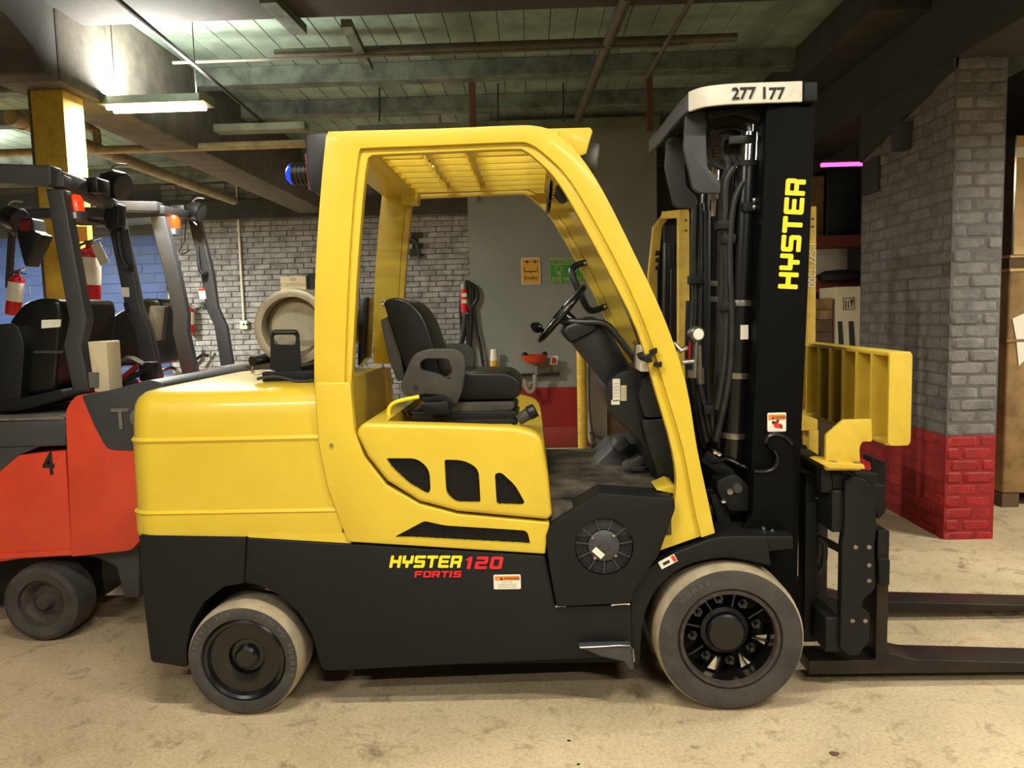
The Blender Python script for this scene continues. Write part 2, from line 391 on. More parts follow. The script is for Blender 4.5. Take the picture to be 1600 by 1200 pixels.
# ceiling boards, joists and the dark girder
k = 0; x = -7.6; me = None
while x < 4.6:
    if me is None:
        me = M().box(-.094, .094, -4.2, 4.2, -.02, .0).mesh('board', .004, 1); me.materials.append(MATS['ceiling_board'])
    o = bpy.data.objects.new('ceiling_board', me); COL.objects.link(o); o.location = (x, 4.0, 3.639 + random.uniform(-.003, 0)); adopt(o, ceil); x += .192
for i, (y, h, dpt, m) in enumerate(((PZ(460, 24, 3.4).y - .42, .24, .42, 'dark_beam'), (PZ(800, 118, 3.47).y, .15, .16, 'joist'), (PZ(800, 170, 3.47).y, .15, .16, 'joist'), (6.9, .15, .16, 'joist'), (7.9, .2, .16, 'joist'))):
    M().box(-8.9, 2.4 if i else 8, y, y + dpt, 3.62 - h, 3.62).build('ceiling_joist', m, ceil, bevel=.008, seg=1)
def pipe(name, a, b, r, m, label, n=12, caps=True, group=None):
    t = M().cyl(a, b, r, n=n)
    return t.build(name, m, None, label=label, cat='pipe', group=group)
def ypair(p0, p1, z): return PZ(*p0, z), PZ(*p1, z)
a, b = ypair((430, 84), (1150, 60), 3.4); b.y = a.y; pipe('ceiling_pipe', a + Vector((0, 0, 0)), b, .032, 'pipe_dark', 'pale painted pipe running crosswise under the first pale joist')
a = PZ(270, 98, 3.33); b = PZ(1060, 92, 3.33); b.y = a.y; pipe('ceiling_conduit', a, b, .012, 'pipe_dark', 'thin conduit running crosswise below the pale ceiling joist')
a = PZ(980, -8, 3.36); b = PZ(903, 186, 3.36); pipe('ceiling_pipe', a, b, .038, 'pipe_dark', 'thick pale pipe running lengthwise above the eye wash partition')
a = PZ(1085, -8, 3.3); b = PZ(1005, 130, 3.3); pipe('ceiling_conduit', a, b, .016, 'pipe_dark', 'thin bent conduit beside the brown hanger near the mast top')
t = M().bar(PZ(541, 36, 3.38), PZ(576, 108, 3.38), .07, .05); t.build('ceiling_brace', 'joist', None, label='short pale timber brace between two ceiling joists', cat='beam')
t = M().bar(PZ(418, -4, 3.36), PZ(468, 47, 3.36), .1, .06); t.build('ceiling_brace', 'joist', None, label='pale timber brace running under the dark girder', cat='beam')
a = PZ(180, -4, 3.2); b = PZ(412, 192, 3.2); pipe('ceiling_rod', a, b, .014, 'rod_dark', 'thin dark rod running lengthwise past the hanging strip lamp')
a = P(-30, 243, 3.9); b = P(478, 222, 3.9); b.z = a.z = P(240, 232, 3.9).z; pipe('ceiling_pipe', a, b, .035, 'pipe_paint', 'cream pipe running crosswise behind the yellow column')
a = PX(16, 183, -3.75); b = PX(365, 313, -3.75)
t = M().cyl(a, b, .055, n=16); t.cyl(a + Vector((0, .12, 0)), a + Vector((0, .14, 0)), .063); t.build('ceiling_pipe', 'pipe_paint', None, label='thick cream pipe with an open end running lengthwise behind the column', cat='pipe')
c = PX(152, 230, -3.75); c2 = PX(150, 180, -3.75)
M().tube([c, c + Vector((0, 0, .14)), c + Vector((-.06, 0, .16)), c + Vector((-.06, 0, .34)), c + Vector((-.14, 0, .36))], .035, sm=2).build('pipe_elbow', 'pipe_paint', None, label='cream pipe elbow rising from the thick pipe beside the column', cat='pipe')
M().box(*sorted((P(732, 115, 4.3).x, P(742, 115, 4.3).x)), 4.27, 4.33, P(737, 240, 4.3).z, 3.62).build('ceiling_hanger', 'wood_hanger', None, label='brown hanger post above the cab roof', cat='hanger')
M().box(*sorted((P(1010, 130, 4.3).x, P(1019, 130, 4.3).x)), 4.27, 4.33, P(1015, 205, 4.3).z, 3.62).build('ceiling_hanger', 'wood_hanger', None, label='brown hanger post beside the white mast crosshead', cat='hanger')
M().box(P(560, 207, 5.2).x, P(1030, 207, 5.2).x, 5.15, 5.3, P(800, 207, 5.2).z, P(800, 190, 5.2).z).box(-.9, -.88, 5.2, 5.22, P(800, 195, 5.2).z, 3.63).box(.6, .62, 5.2, 5.22, P(800, 195, 5.2).z, 3.63).build('cable_tray', 'fixture', None, label='long pale tray running crosswise above the cab roof', cat='tray')
for px in (593, 778, 880): M().cyl(P(px, 130, 4.6), P(px, 190, 4.6), .008, n=8).build('hanger_rod', 'rod_dark', None, label='thin dark hanger rod under the ceiling joists', cat='rod', group='hanger rods under the ceiling')
# lengthwise beam and yellow column on the left
YC = 2.1
c0, c1 = P(46, 142, YC), P(97, 139, YC); zc = c1.z
depth = PX(129, 148, c1.x).y - YC
colr = thing('steel_column', 'yellow square column behind the first red truck with an extinguisher on it', 'column', ((c0.x + c1.x) / 2, YC + .13, 0))
M().box(c0.x, c1.x, YC, YC + depth, 0, zc).build('shaft', 'yellow_old', colr, bevel=.006, seg=2)
M().box(c0.x - .012, c0.x, YC - .005, YC + .05, 0.3, zc).build('corner_strip', 'pipe_dark', colr)
for a in ((-.02, .02),): M().box(c0.x - .03, c1.x + .03, YC - .03, YC + depth + .03, 0, .03).build('base_plate', 'yellow_old', colr)
xr = PZ(300, 228, zc).x
bm_ = thing('ceiling_beam', 'grey plastered beam resting on the yellow column', 'beam', ((c0.x + xr) / 2, 3, zc))
M().box(c0.x - .12, xr, YC - 0.15, 8.1, zc, 3.62).build('beam_body', 'beam_plaster', bm_, bevel=.02, seg=2)
pr = [(YC - .15, zc), (YC - .15, 3.62), (YC - 2.4, 3.62), (YC - 2.4, zc + .25), (YC - .6, zc + .22), (YC - .38, zc + .12), (YC - .3, zc)]
M().prism(pr, c0.x - .12, xr, 'x').build('haunch', 'dark_beam', bm_, bevel=.02, seg=2)
# brick pier on the right with the beam it carries
g = PZ(1474, 843, 0); XP, Y0 = g.x, g.y
Y1 = PX(1344, 480, XP).y; X1 = P(1562, 500, Y0).x; zt = P(1492, 90, Y0).z
pier = thing('brick_pier', 'painted brick pier, dark grey above and red below, beside the load backrest', 'pier', ((XP + X1) / 2, (Y0 + Y1) / 2, 0))
zred = P(1482, 681, Y0).z
M().box(XP, X1, Y0, Y1, zred, zt).build('core', 'pier_joint', pier)
M().box(XP - .001, X1 + .001, Y0 - .001, Y1, 0, zred).build('red_core', 'pier_red_joint', pier)
co = .0765; zb0 = zred - co * math.ceil(zred / co)
def pm(z): return 'pier_red' if z < zred else 'pier_grey'
def kp(p):
    x, y = project(p); return p.z < zt and 90 < y < 845 and not (x < 1425 and 545 < y < 700) and not (x < 1385 and y > 700)
brickwork(pier, (XP, Y1, zb0), (0, -1, 0), Y1 - Y0, 0, zt - zb0 - .03, co, .3, pm, lambda p: None if p.z < .01 else (None if p.z > zt - .02 - max(0, (p.y - Y0)) * .23 else kp(p)), 200, proud=.005, joint=.0075, bev=.12, seed=11)
brickwork(pier, (XP, Y0, zb0), (1, 0, 0), X1 - XP, 0, zt - zb0 - .03, co, .205, pm, lambda p: None if p.z < .01 else kp(p), 100, proud=.006, joint=.008, bev=.14, seed=12)
M().prism([(Y0, zt), (Y1, zt), (Y1, zt - .02 - (Y1 - Y0) * .23 - .05), (Y0, zt - .06)], XP - .02, XP + .02, 'x').build('plaster', 'concrete_paint', pier)
p, q = P(1414, 190, Y0 + .5), P(1440, 232, Y0 + .5); pb = PX(1420, 210, XP).y
jb = M().box(XP - .09, XP - .006, pb - .06, pb + .06, PX(1425, 232, XP).z, PX(1425, 190, XP).z); jb.build('junction_box', 'concrete_paint', pier, bevel=.004)
pb = PX(1365, 300, XP).y; M().box(XP - .025, XP, pb - .12, pb + .14, PX(1365, 302, XP).z, PX(1365, 275, XP).z + .12).build('patch_plate', 'concrete_paint', pier)
M().box(XP, X1 + .1, -6, 5.2, zt, 3.62).build('ceiling_beam', 'concrete_paint', None, label='dark lengthwise beam resting on the brick pier', cat='beam', bevel=.01)
M().box(XP - .35, XP, 2.4, 8.1, 3.35, 3.62).build('ceiling_beam', 'dark_beam', None, label='dark upper beam behind the mast top', cat='beam', bevel=.01)
# lamps
def strip_lamp(loc, ln, label, on=True, group=None, m='tube_glow'):
    x, y, z = loc; t = thing('strip_lamp', label, 'lamp', loc, group)
    M().prism([(-.09, .0), (-.05, .05), (.05, .05), (.09, 0), (.085, -.004), (.045, .042), (-.045, .042), (-.085, -.004)], x - ln / 2, x + ln / 2, 'x') if 0 else None
    pr = [(y - .1, z), (y - .05, z + .06), (y + .05, z + .06), (y + .1, z), (y + .093, z - .003), (y + .045, z + .052), (y - .045, z + .052), (y - .093, z - .003)]
    M().prism(pr, x - ln / 2, x + ln / 2, 'x').build('reflector', 'fixture', t)
    for s in (-.045, .045): M().cyl((x - ln / 2 + .03, y + s, z - .012), (x + ln / 2 - .03, y + s, z - .012), .02, n=12).build('tube', m if on else 'white', t)
    for s in (-1, 1):
        M().cyl((x + s * ln * .4, y, z + .06), (x + s * ln * .4, y, 3.62), .004, n=6).build('hanger_wire', 'rod_dark', t)
        M().box(x + s * ln / 2 - .012, x + s * ln / 2 + .012, y - .1, y + .1, z, z + .06).build('end_cap', 'fixture', t)
    return t
for x, y, z, wt in LAMPS[:4]: strip_lamp((x, y, z + .02), 1.22, 'unseen ceiling strip lamp over the near aisle', group='strip lamps over the near aisle')  # the rear pair is added to light the floor
for (x, y, z, wt), lb in zip(LAMPS[4:], ('strip lamp over the aisle beyond the brick pier', 'unseen strip lamp added left of the yellow column to light the brick wall', 'added strip lamp lighting the grey brick wall beyond the cab roof')): strip_lamp((x, y, z + .02), 1.22, lb)  # fixtures for the pier lamp and the two added wall-brightening lamps
a, b = P(166, 164, 2.5), P(324, 166, 2.5); zl = (a.z + b.z) / 2
strip_lamp(((a.x + b.x) / 2, 2.5, zl), b.x - a.x, 'lit strip lamp hanging beside the yellow column')
area(((a.x + b.x) / 2, 2.5, zl - .036), b.x - a.x, .06, 110)
area(((a.x + b.x) / 2, 2.5, zl + .07), b.x - a.x, .18, 70, rot=(math.pi, 0, 0))
a, b = P(338, 205, 4.0), P(480, 200, 4.0)
M().box(a.x, b.x, 3.93, 4.07, a.z - .02, a.z + .045).build('unlit_strip_lamp', 'fixture', None, label='unlit pale green strip lamp above the truck tail light', cat='lamp', bevel=.008)
a, b = P(1283, 258, 6.3), P(1352, 256, 6.3)
t = thing('pink_strip_lamp', 'glowing pink strip lamp beyond the brick pier', 'lamp', (a + b) / 2)
M().cyl(a, b, .022).build('tube', 'pink_glow', t); M().box(a.x, b.x, 6.26, 6.34, a.z + .02, a.z + .05).build('reflector', 'fixture', t)
for k in (.2, .8): M().cyl((a.x + (b.x - a.x) * k, 6.3, a.z + .05), (a.x + (b.x - a.x) * k, 6.3, 3.64), .006, n=6).build('hanger_wire', 'rod_dark', t)
# ================================================================== THE YELLOW FORKLIFT
FL = thing('forklift', 'large yellow and black forklift with a gas tank and a white mast crosshead', 'forklift', (0, .6, 0))
W = 1.2
def mir(b): return [(p[0], W - p[1], p[2]) for p in b.v]
def wheel(parent, cx, cz, y0, r, wd, rim_r, front, sgn=1):
    ax = (0, sgn, 0); o = (cx, y0, cz)
    t = M().lathe([(rim_r, .02), (rim_r + .004, .004), (r - .03, 0), (r - .012, .006)], o, ax, 64).build('tyre_sidewall', 'rubber', parent)
    M().lathe([(r - .013, .005), (r - .004, .02), (r, .05), (r, wd - .03), (r - .02, wd), (rim_r, wd)], o, ax, 64).build('tyre_tread', 'dusty_rubber', parent)
    return t
def ring_text(s, cx, cz, y, r, a0, step, size, m, parent):
    for i, ch in enumerate(s):
        if ch == ' ': continue
        a = R(a0 - i * step); u = Vector((math.sin(a), 0, -math.cos(a))); n_ = Vector((math.cos(a), 0, math.sin(a)))
        text(ch, Vector((cx, y - .0015, cz)) + n_ * r - u * size * .3, size, m, parent, ux=u, uz=n_, name='raised_letter', ex=.0008)
# --- steer (rear) and drive (front) wheels
rc, fc = P(379, 1035, 0), P(1142, 1001, 0)
RR, FR = .218, .276
rc.z, fc.z = RR, FR
for y0, sg in ((0, 1), (W, -1)):
    wheel(FL, rc.x, RR, y0, RR, .2, .158, False, sg)
    rim = M().lathe([(0, .028), (.034, .026), (.044, .034), (.046, .056), (.062, .058), (.07, .044), (.1, .034), (.132, .03), (.14, .012), (.15, .006), (.158, .012), (.158, .12)], (rc.x, y0, RR), (0, sg, 0), 48).build('steer_wheel_disc', 'black_gloss', FL)
    wheel(FL, fc.x, FR, y0, FR, .3, .19, True, sg)
    drm = M().lathe([(.19, .018), (.183, .006), (.172, .008), (.168, .03)], (fc.x, y0, FR), (0, sg, 0), 64).build('drive_rim', 'rust_rim', FL)
    M().lathe([(.168, .03), (.166, .16)], (fc.x, y0, FR), (0, sg, 0), 64).build('rim_barrel', 'black_gloss', drm)
    dsk = M().lathe([(.0, .15), (.17, .15)], (fc.x, y0, FR), (0, sg, 0), 48).build('drive_disc', 'black', FL)
    M().lathe([(0, .06), (.064, .06), (.072, .068), (.074, .09), (.09, .095), (.09, .15)], (fc.x, y0, FR), (0, sg, 0), 40).build('drive_hub', 'black_plastic', FL)
    for i in range(8):
        a = R(i * 45 + 10); c = Vector((fc.x + math.cos(a) * .122, y0, FR + math.sin(a) * .122))
        M().cyl(c + Vector((0, sg * .1, 0)), c + Vector((0, sg * .15, 0)), .019, .024, n=6).cyl(c + Vector((0, sg * .075, 0)), c + Vector((0, sg * .1, 0)), .009, n=10).build('lug_nut', 'black_gloss', dsk)
        a += R(22); c0_ = Vector((fc.x + math.cos(a) * .1, y0 + sg * .1, FR + math.sin(a) * .1)); c1_ = Vector((fc.x + math.cos(a) * .165, y0 + sg * .1, FR + math.sin(a) * .165))
        M().bar(c0_, c1_, .006, .05, up=(0, 1, 0)).build('wheel_rib', 'black_gloss', dsk)
    for a in (-105, -58, -12):
        q = [(fc.x + math.cos(R(a + k)) * r_, FR + math.sin(R(a + k)) * r_) for k, r_ in ((-2, .105), (-9, .16), (5, .16))]
        M().prism(q, y0 + sg * .09, y0 + sg * .096).build('wheel_gusset', 'beige', dsk)
ring_text('RHINO RUBBER', rc.x, RR, .002, .182, 62, 7.2, .026, 'tyre_letter', FL)
ring_text('18X8X12 1/8', rc.x, RR, .002, .18, 170, 6.6, .024, 'tyre_letter', FL)
ring_text('NUMAS', fc.x, FR, .002, .222, 139, 7, .026, 'tyre_letter', FL)
# --- chassis
arch = [(381, 911), (405, 915), (437, 931), (467, 959), (487, 992), (497, 1030)]
side = [(385, 840), (852, 868), (868, 948), (986, 945), (989, 1026), (900, 1030), (760, 1036), (512, 1049), (502, 1045)]
fr = plate(side + arch[::-1], .03, .2).build('chassis_side', 'black', FL, bevel=.008)
b = plate(side + arch[::-1], .03, .2); b.v = mir(b); b.build('chassis_side', 'black', FL, bevel=.008)
q = P(512, 1040, .2); q2 = P(985, 950, .2); M().box(q.x + .02, q2.x, .2, 1.0, q.z, P(700, 870, .2).z).build('chassis_core', 'black', FL)
cwb = [(217, 836, 3), (384, 839, 2), (381, 911, 0), (350, 917, 0), (318, 941, 0), (298, 975, 0), (291, 1010, 0), (292, 1043, 3), (236, 1034, 6), (227, 960, 0), (220, 880, 0)]
def cw_solid(pxs, ya, yb, r): return M().prism(xz(fil(pxs, r), .03), ya, yb)
for ya, yb in ((.03, .25), (.95, 1.17)): cw_solid(cwb, ya, yb, 2).build('counterweight_base', 'black', FL, bevel=.015)
q = P(222, 836, .2); q2 = P(300, 1034, .2); q3 = P(384, 900, .2)
M().box(q.x + .01, q2.x + .02, .2, 1.0, q2.z, q.z).box(q.x + .02, q3.x + .3, .2, 1.0, q3.z, q.z).build('counterweight_core', 'black', FL)
M().cyl((rc.x, .2, RR), (rc.x, 1.0, RR), .05).build('steer_axle', 'black', FL)
M().cyl((fc.x, .15, FR), (fc.x, 1.05, FR), .12).build('drive_axle', 'black', FL)
# yellow counterweight: rounded plan, two raised creases, domed top
X0, X1c = P(209, 740, .12).x, P(540, 740, .12).x
zz = lambda y, Y=.04: P(360, y, Y).z
def rrect(ins, z):
    x0, y0, y1 = X0 + ins * .9, .03 + ins, 1.17 - ins; r = max(.11 - ins * .5, .03); o = []
    for cx, cy, a0 in ((x0 + r, y1 - r, 90), (x0 + r, y0 + r, 180)):
        for k in range(9): a = R(a0 + k * 90 / 8); o.append((cx + math.cos(a) * r, cy + math.sin(a) * r, z))
    return [(X1c, y1, z)] + o + [(X1c, y0, z)]
sec = [(0.004, zz(838)), (0, zz(830)), (0.001, zz(803)), (-.003, zz(800)), (.007, zz(796)), (.008, zz(692)), (.002, zz(687)), (.012, zz(682)), (.016, zz(650)), (.022, zz(632)), (.036, zz(621)), (.06, zz(613)), (.1, zz(609)), (.25, zz(603))]
b = M(); rings = [rrect(i, z) for i, z in sec]; n = len(rings[0])
for r_ in rings: b.v += r_
for k in range(len(rings) - 1):
    for i in range(n): b.f.append((k * n + i, k * n + (i + 1) % n, (k + 1) * n + (i + 1) % n, (k + 1) * n + i))
b.f += [tuple(range(n)), tuple(range((len(rings) - 1) * n, len(rings) * n))]
b.build('counterweight', 'yellow', FL, ang=25)
plate([(388, 833), (546, 833), (548, 849), (388, 839.5)], .0305, .12).build('counterweight_lip', 'yellow', FL)
# yellow lower side panel and engine hood with mesh grilles
sp = [(491, 598), (547, 598), (553, 672), (568, 713), (603, 758), (655, 788), (715, 804), (859, 817), (855, 842), (852, 866), (543, 847), (525, 800), (510, 757), (497, 692)]
spo = plate(sp, .022, .07).build('side_panel', 'yellow', FL, bevel=.006)
hd = fil([(555, 676, 14), (566, 661, 8), (690, 664, 0), (812, 668, 30), (846, 680, 24), (857, 745, 0), (863, 806, 6), (856, 813, 4), (715, 800, 0), (655, 784, 0), (605, 753, 0), (573, 713, 0)], 5)
hdo = M().prism(xz(hd, .018), .018, 1.18).build('engine_hood', 'yellow', FL, bevel=.028, seg=4)
zp = P(700, 668, .018).z; cut(hdo, M().box(P(606, 668, .1).x, 3, .085, 1.115, zp - .11, zp + .3).mesh('c', .02, 3))
G = [[(603, 716, 4), (652, 716, 18), (671, 733, 14), (673, 765, 6), (668, 773, 4), (640, 758, 10), (612, 732, 6)],
     [(694, 718, 5), (725, 719, 20), (748, 732, 18), (751, 786, 5), (712, 786, 14), (697, 772, 14)],
     [(773, 740, 5), (783, 738, 5), (805, 758, 10), (820, 785, 5), (816, 790, 4), (776, 789, 6)]]
G2 = [[(618, 838, 3), (663, 814, 4), (695, 821, 6), (824, 829, 8), (829, 851, 4), (619, 840, 2)]]
def inside(x, z, poly):
    c = False; j = len(poly) - 1
    for i in range(len(poly)):
        if (poly[i][1] > z) != (poly[j][1] > z) and x < (poly[j][0] - poly[i][0]) * (z - poly[i][1]) / (poly[j][1] - poly[i][1]) + poly[i][0]: c = not c
        j = i
    return c
for obj, grp, yf in ((hdo, G, .018), (spo, G2, .022)):
    for g_ in grp:
        poly = xz(fil(g_, 5), yf); cut(obj, M().prism(poly, yf - .03, yf + .032).mesh('c'))
        gp = M().prism(poly, yf + .026, yf + .03).build('grille', 'ink', obj)
        xs = [p[0] for p in poly]; zs = [p[1] for p in poly]; b = M(); st = .0125
        for sl in (.42, -.42):
            k = min(zs) - .3
            while k < max(zs) + .3:
                seg = []; x = min(xs)
                while x <= max(xs):
                    z = k + sl * (x - min(xs)); seg.append((x, z, inside(x, z, poly))); x += .004
                i = 0
                while i < len(seg):
                    if seg[i][2]:
                        j = i
                        while j + 1 < len(seg) and seg[j + 1][2]: j += 1
                        if j > i: b.bar((seg[i][0], yf + .02, seg[i][1]), (seg[j][0], yf + .02, seg[j][1]), .003, .0024)
                        i = j + 1
                    else: i += 1
                k += st
        b.build('wire_mesh', 'black_plastic', gp, kind='stuff')
# --- overhead guard
O = [(491, 598), (491, 500), (494, 400), (501, 300), (508, 226), (512, 208), (530, 205), (680, 201), (800, 196), (838, 197), (868, 207), (905, 242), (943, 300), (993, 400), (1039, 500), (1072, 600), (1089, 700), (1107, 785), (1117, 833)]
Mi = [(538, 598), (541, 500), (546, 400), (553, 300), (560, 243), (563, 234), (574, 231), (680, 227), (800, 222), (826, 224), (848, 238), (880, 268), (912, 315), (965, 412), (1010, 512), (1041, 612), (1068, 704), (1084, 790), (1096, 840)]
N = [(547, 598), (552, 500), (558, 400), (566, 300), (572, 252), (577, 243), (590, 240), (680, 236), (800, 231), (820, 234), (838, 247), (866, 275), (895, 320), (948, 417), (997, 517), (1027, 617), (1052, 706), (1057, 775), (1030, 863)]
def sm2(pts): return [(v.x, v.y) for v in smooth([Vector(p).to_3d() for p in pts], 3)]
GY = .04
Oz, Mz, Nz = (xz(sm2(k), GY) for k in (O, Mi, N))
gs = []
for far in (0, 1):
    b = M().strip(Oz, Mz, GY, GY + .07)
    if far: b.v = mir(b)
    o = b.build('guard_side', 'yellow', FL, bevel=.009, seg=3, ang=40)
    b = M().strip(Mz, Nz, GY + .016, GY + .06)
    if far: b.v = mir(b)
    b.build('guard_flange', 'yellow', o, bevel=.005, seg=2, ang=40)
zr0 = P(700, 232, GY).z; zr1 = P(700, 203, GY).z
xA, xB = P(580, 230, GY).x, P(888, 235, GY).x
M().box(P(512, 210, GY).x, P(585, 230, GY).x, GY + .06, W - GY - .06, zr0 - .01, zr1).build('roof_rear_plate', 'yellow', FL, bevel=.01)
nb = 7
xs_ = [(xA, P(652, 232, GY).x), (P(664, 232, GY).x, P(722, 232, GY).x), (P(735, 232, GY).x, xB + .03)]
for i in range(nb):
    y = .2 + i * (W - .4) / (nb - 1)
    for a, c in xs_: M().box(a, c, y - .006, y + .006, zr0 - .002, zr0 + .038).build('roof_bar', 'yellow', FL, bevel=.003, seg=2)
for a, c in ((xs_[0][1], xs_[1][0]), (xs_[1][1], xs_[2][0])): M().box(a - .012, c + .012, GY + .05, W - GY - .05, zr0 + .042, zr0 + .06).build('roof_cross_member', 'yellow', FL, bevel=.003)
M().box(xB - .07, xB - .03, GY + .05, W - GY - .05, zr0 + .0, zr0 + .06).build('roof_front_member', 'yellow', FL, bevel=.006)
# far cab header seen under the roof bars
M().box(xA - .06, xA + .02, W - .2, W - .09, zr0 - .05, zr0 + .05).build('corner_gusset', 'yellow', FL, bevel=.01)
vis = [(845, 201), (922, 199), (926, 204), (916, 240), (905, 244), (880, 222)]
b = plate(vis, .11, .125).build('roof_visor', 'yellow', FL, bevel=.003)
b = M().prism(xz(vis, .11), W - .125, W - .11).build('roof_visor', 'yellow', FL, bevel=.003)
p1, p2 = P(893, 200, .11), P(926, 203, .11); q1 = P(914, 242, .11)
M().add([(p1.x, .12, p1.z), (p2.x, .12, p2.z), (p2.x, W - .12, p2.z), (p1.x, W - .12, p1.z), (p1.x, .12, p1.z - .012), (p2.x, .12, p2.z - .012), (p2.x, W - .12, p2.z - .012), (p1.x, W - .12, p1.z - .012)], [(0, 1, 2, 3), (7, 6, 5, 4), (0, 4, 5, 1), (1, 5, 6, 2), (2, 6, 7, 3), (3, 7, 4, 0)]).build('visor_top', 'yellow', FL)
for y in (.2, .96):
    c = P(917, 246, .2); c = Vector((c.x, y, c.z))
    hl = M().lathe([(0, -.03), (.035, -.03), (.055, 0), (.055, .035), (.05, .04)], c, (1, 0, -.15), 24).build('head_lamp', 'mesh_grey', FL)
    M().lathe([(.05, .039), (0, .045)], c, (1, 0, -.15), 24).build('lens', 'lens', hl)
    M().bar(c + Vector((-.02, 0, .08)), c, .02, .03).build('bracket', 'black', hl)
# tail lamp module and blue spot lamp
tb = plate([(477, 210, 6), (512, 206, 4), (507, 304, 4), (486, 300, 6), (480, 272, 4)], .1, .3, 4).build('tail_lamp_housing', 'black_plastic', FL, bevel=.01)
plate([(476, 240), (481, 238), (487, 296), (482, 296)], .12, .28).build('tail_lens', 'tail_red', tb)
c = P(466, 272, .2); sl = M().cyl(c + Vector((-.03, 0, 0)), c + Vector((.06, 0, 0)), .036, n=24).build('spot_lamp_body', 'black_plastic', FL)
for i in range(4): M().cyl(c + Vector((-.02 + i * .016, 0, 0)), c + Vector((-.012 + i * .016, 0, 0)), .042, n=24).build('cooling_fin', 'black_plastic', sl)
M().lathe([(0, .05), (.022, .042), (.036, .03), (.038, .02), (.03, .02)], c, (-1, 0, 0), 24).build('blue_lens', 'blue_lens', sl)
# mirror
c = P(857, 307, .26); mi = M().lathe([(0, -.012), (.05, -.012), (.06, 0), (.05, .006), (0, .006)], (0, 0, 0), (-1, 0, .12), 32)
mi.v = [(c.x + p[0], c.y + p[1] * 1.4, c.z + p[2] * 1.15) for p in mi.v]; mo = mi.build('mirror', 'black_gloss', FL)
M().tube([c, c + Vector((.03, 0, 0)), P(876, 308, .2), P(884, 285, .16)], .007).build('mirror_arm', 'steel', mo)
plate([(868, 290, 5), (886, 278, 4), (893, 290, 4), (886, 314, 6), (876, 316, 6), (868, 305, 4)], .16, .22, 5).build('mirror_mount', 'black_plastic', mo, bevel=.006)
# --- cab floor, fan panel, fender, step
zf = P(938, 771, .012).z - .03
M().box(P(855, 760, .1).x, P(1085, 760, .1).x, .175, W - .06, zf - .03, zf - .004).build('floor_mat', 'cab_mat', FL, bevel=.006)
M().box(P(860, 760, .1).x, P(1045, 760, .1).x, .05, W - .1, zf - .14, zf - .03).build('cab_floor_support', 'cab_mat', FL)
fp = fil([(861, 819, 6), (938, 771, 2), (1054, 779, 3), (1055, 795, 3), (1030, 866, 4), (992, 920, 6), (985, 943, 3), (870, 948, 3), (858, 885, 3), (853, 838, 3)], 3)
fan = M().prism(xz(fp, .012), .012, .17).build('fan_panel', 'black', FL, bevel=.003)
c = P(944, 854, .012); rF = .108
cut(fan, M().cyl((c.x, -.02, c.z), (c.x, .08, c.z), rF, n=48).mesh('c'))
fb = M().cyl((c.x, .072, c.z), (c.x, .079, c.z), rF, n=48).build('fan_well', 'ink', fan)
b = M()
for k in range(6):
    r_ = .066 + k * .0072
    b.tube([(c.x + math.cos(t * math.pi / 24) * r_, .024, c.z + math.sin(t * math.pi / 24) * r_) for t in range(48)], .0015, 5, True, 1)
b.build('fan_guard_rings', 'truck_grey', fan)
for i in range(11):
    a = R(i * 360 / 11 + 8); M().bar((c.x + math.cos(a) * .055, .02, c.z + math.sin(a) * .055), (c.x + math.cos(a) * .104, .02, c.z + math.sin(a) * .104), .004, .006, up=(0, 1, 0)).build('fan_guard_spoke', 'truck_grey', fan)
fm = M().lathe([(0, -.004), (.016, -.004), (.018, .0), (.05, .002), (.058, .008), (.06, .03)], (c.x, .012, c.z), (0, 1, 0), 40).build('fan_motor', 'truck_grey', fan)
for i in range(4):
    a = R(i * 90 + 50); M().cyl((c.x + math.cos(a) * .054, .008, c.z + math.sin(a) * .054), (c.x + math.cos(a) * .054, .03, c.z + math.sin(a) * .054), .006, n=10).build('screw', 'steel', fan)
lb = M().bar(P(928, 858, .01), P(942, 870, .01), .022, .004, up=(0, 1, 0)).build('label', 'white', fan)
for a_, c_ in (((868, 948), (884, 947)), ((955, 946), (984, 944))): M().tube([P(*a_, .022), P((a_[0] + c_[0]) / 2, (a_[1] + c_[1]) / 2 - 1, .022), P(*c_, .022)], .004, 6).build('weld_bead', 'steel', fan)
fo = [(985, 1047), (985, 944), (993, 915), (1012, 890), (1048, 867), (1088, 851), (1126, 839), (1200, 838)]
fi = [(1000, 1045), (1003, 990), (1012, 948), (1034, 912), (1069, 886), (1110, 874), (1150, 873), (1205, 885)]
fA, fB = xz(sm2(fo), .04), xz(sm2(fi), .04)
fe = M().strip(fA, fB, .04, .4).build('fender', 'black', FL, bevel=.006, ang=40)
b = M().strip(fA, fB, .04, .4); b.v = mir(b); b.build('fender', 'black', FL, bevel=.006, ang=40)
s1, s2 = P(1031, 884, .034), P(1056, 871, .034)
M().bar(s1, s2, .003, .03, up=(0, 0, 1)).build('fender_decal', 'white', fe); M().bar(s1 + (s2 - s1) * .78 + Vector((0, -.002, 0)), s2 + Vector((-.003, -.002, 0)), .003, .024).build('decal_band', 'red_label', fe)
M().bar(s1 + (s2 - s1) * .2 + Vector((0, -.002, 0)), s1 + (s2 - s1) * .6 + Vector((0, -.002, 0)), .003, .01).build('decal_mark', 'ink', fe)
plate([(904, 1011), (986, 1009), (992, 1046), (984, 1046), (975, 1034), (940, 1026)], -.01, .05).build('step_bracket', 'truck_grey', FL, bevel=.003)
M().tube([P(906, 1012, -.014), P(945, 1010, -.014), P(984, 1009, -.014), P(990, 1024, -.014), P(991, 1034, -.014)], .003, 6, sm=2).build('weld_bead', 'steel', FL)
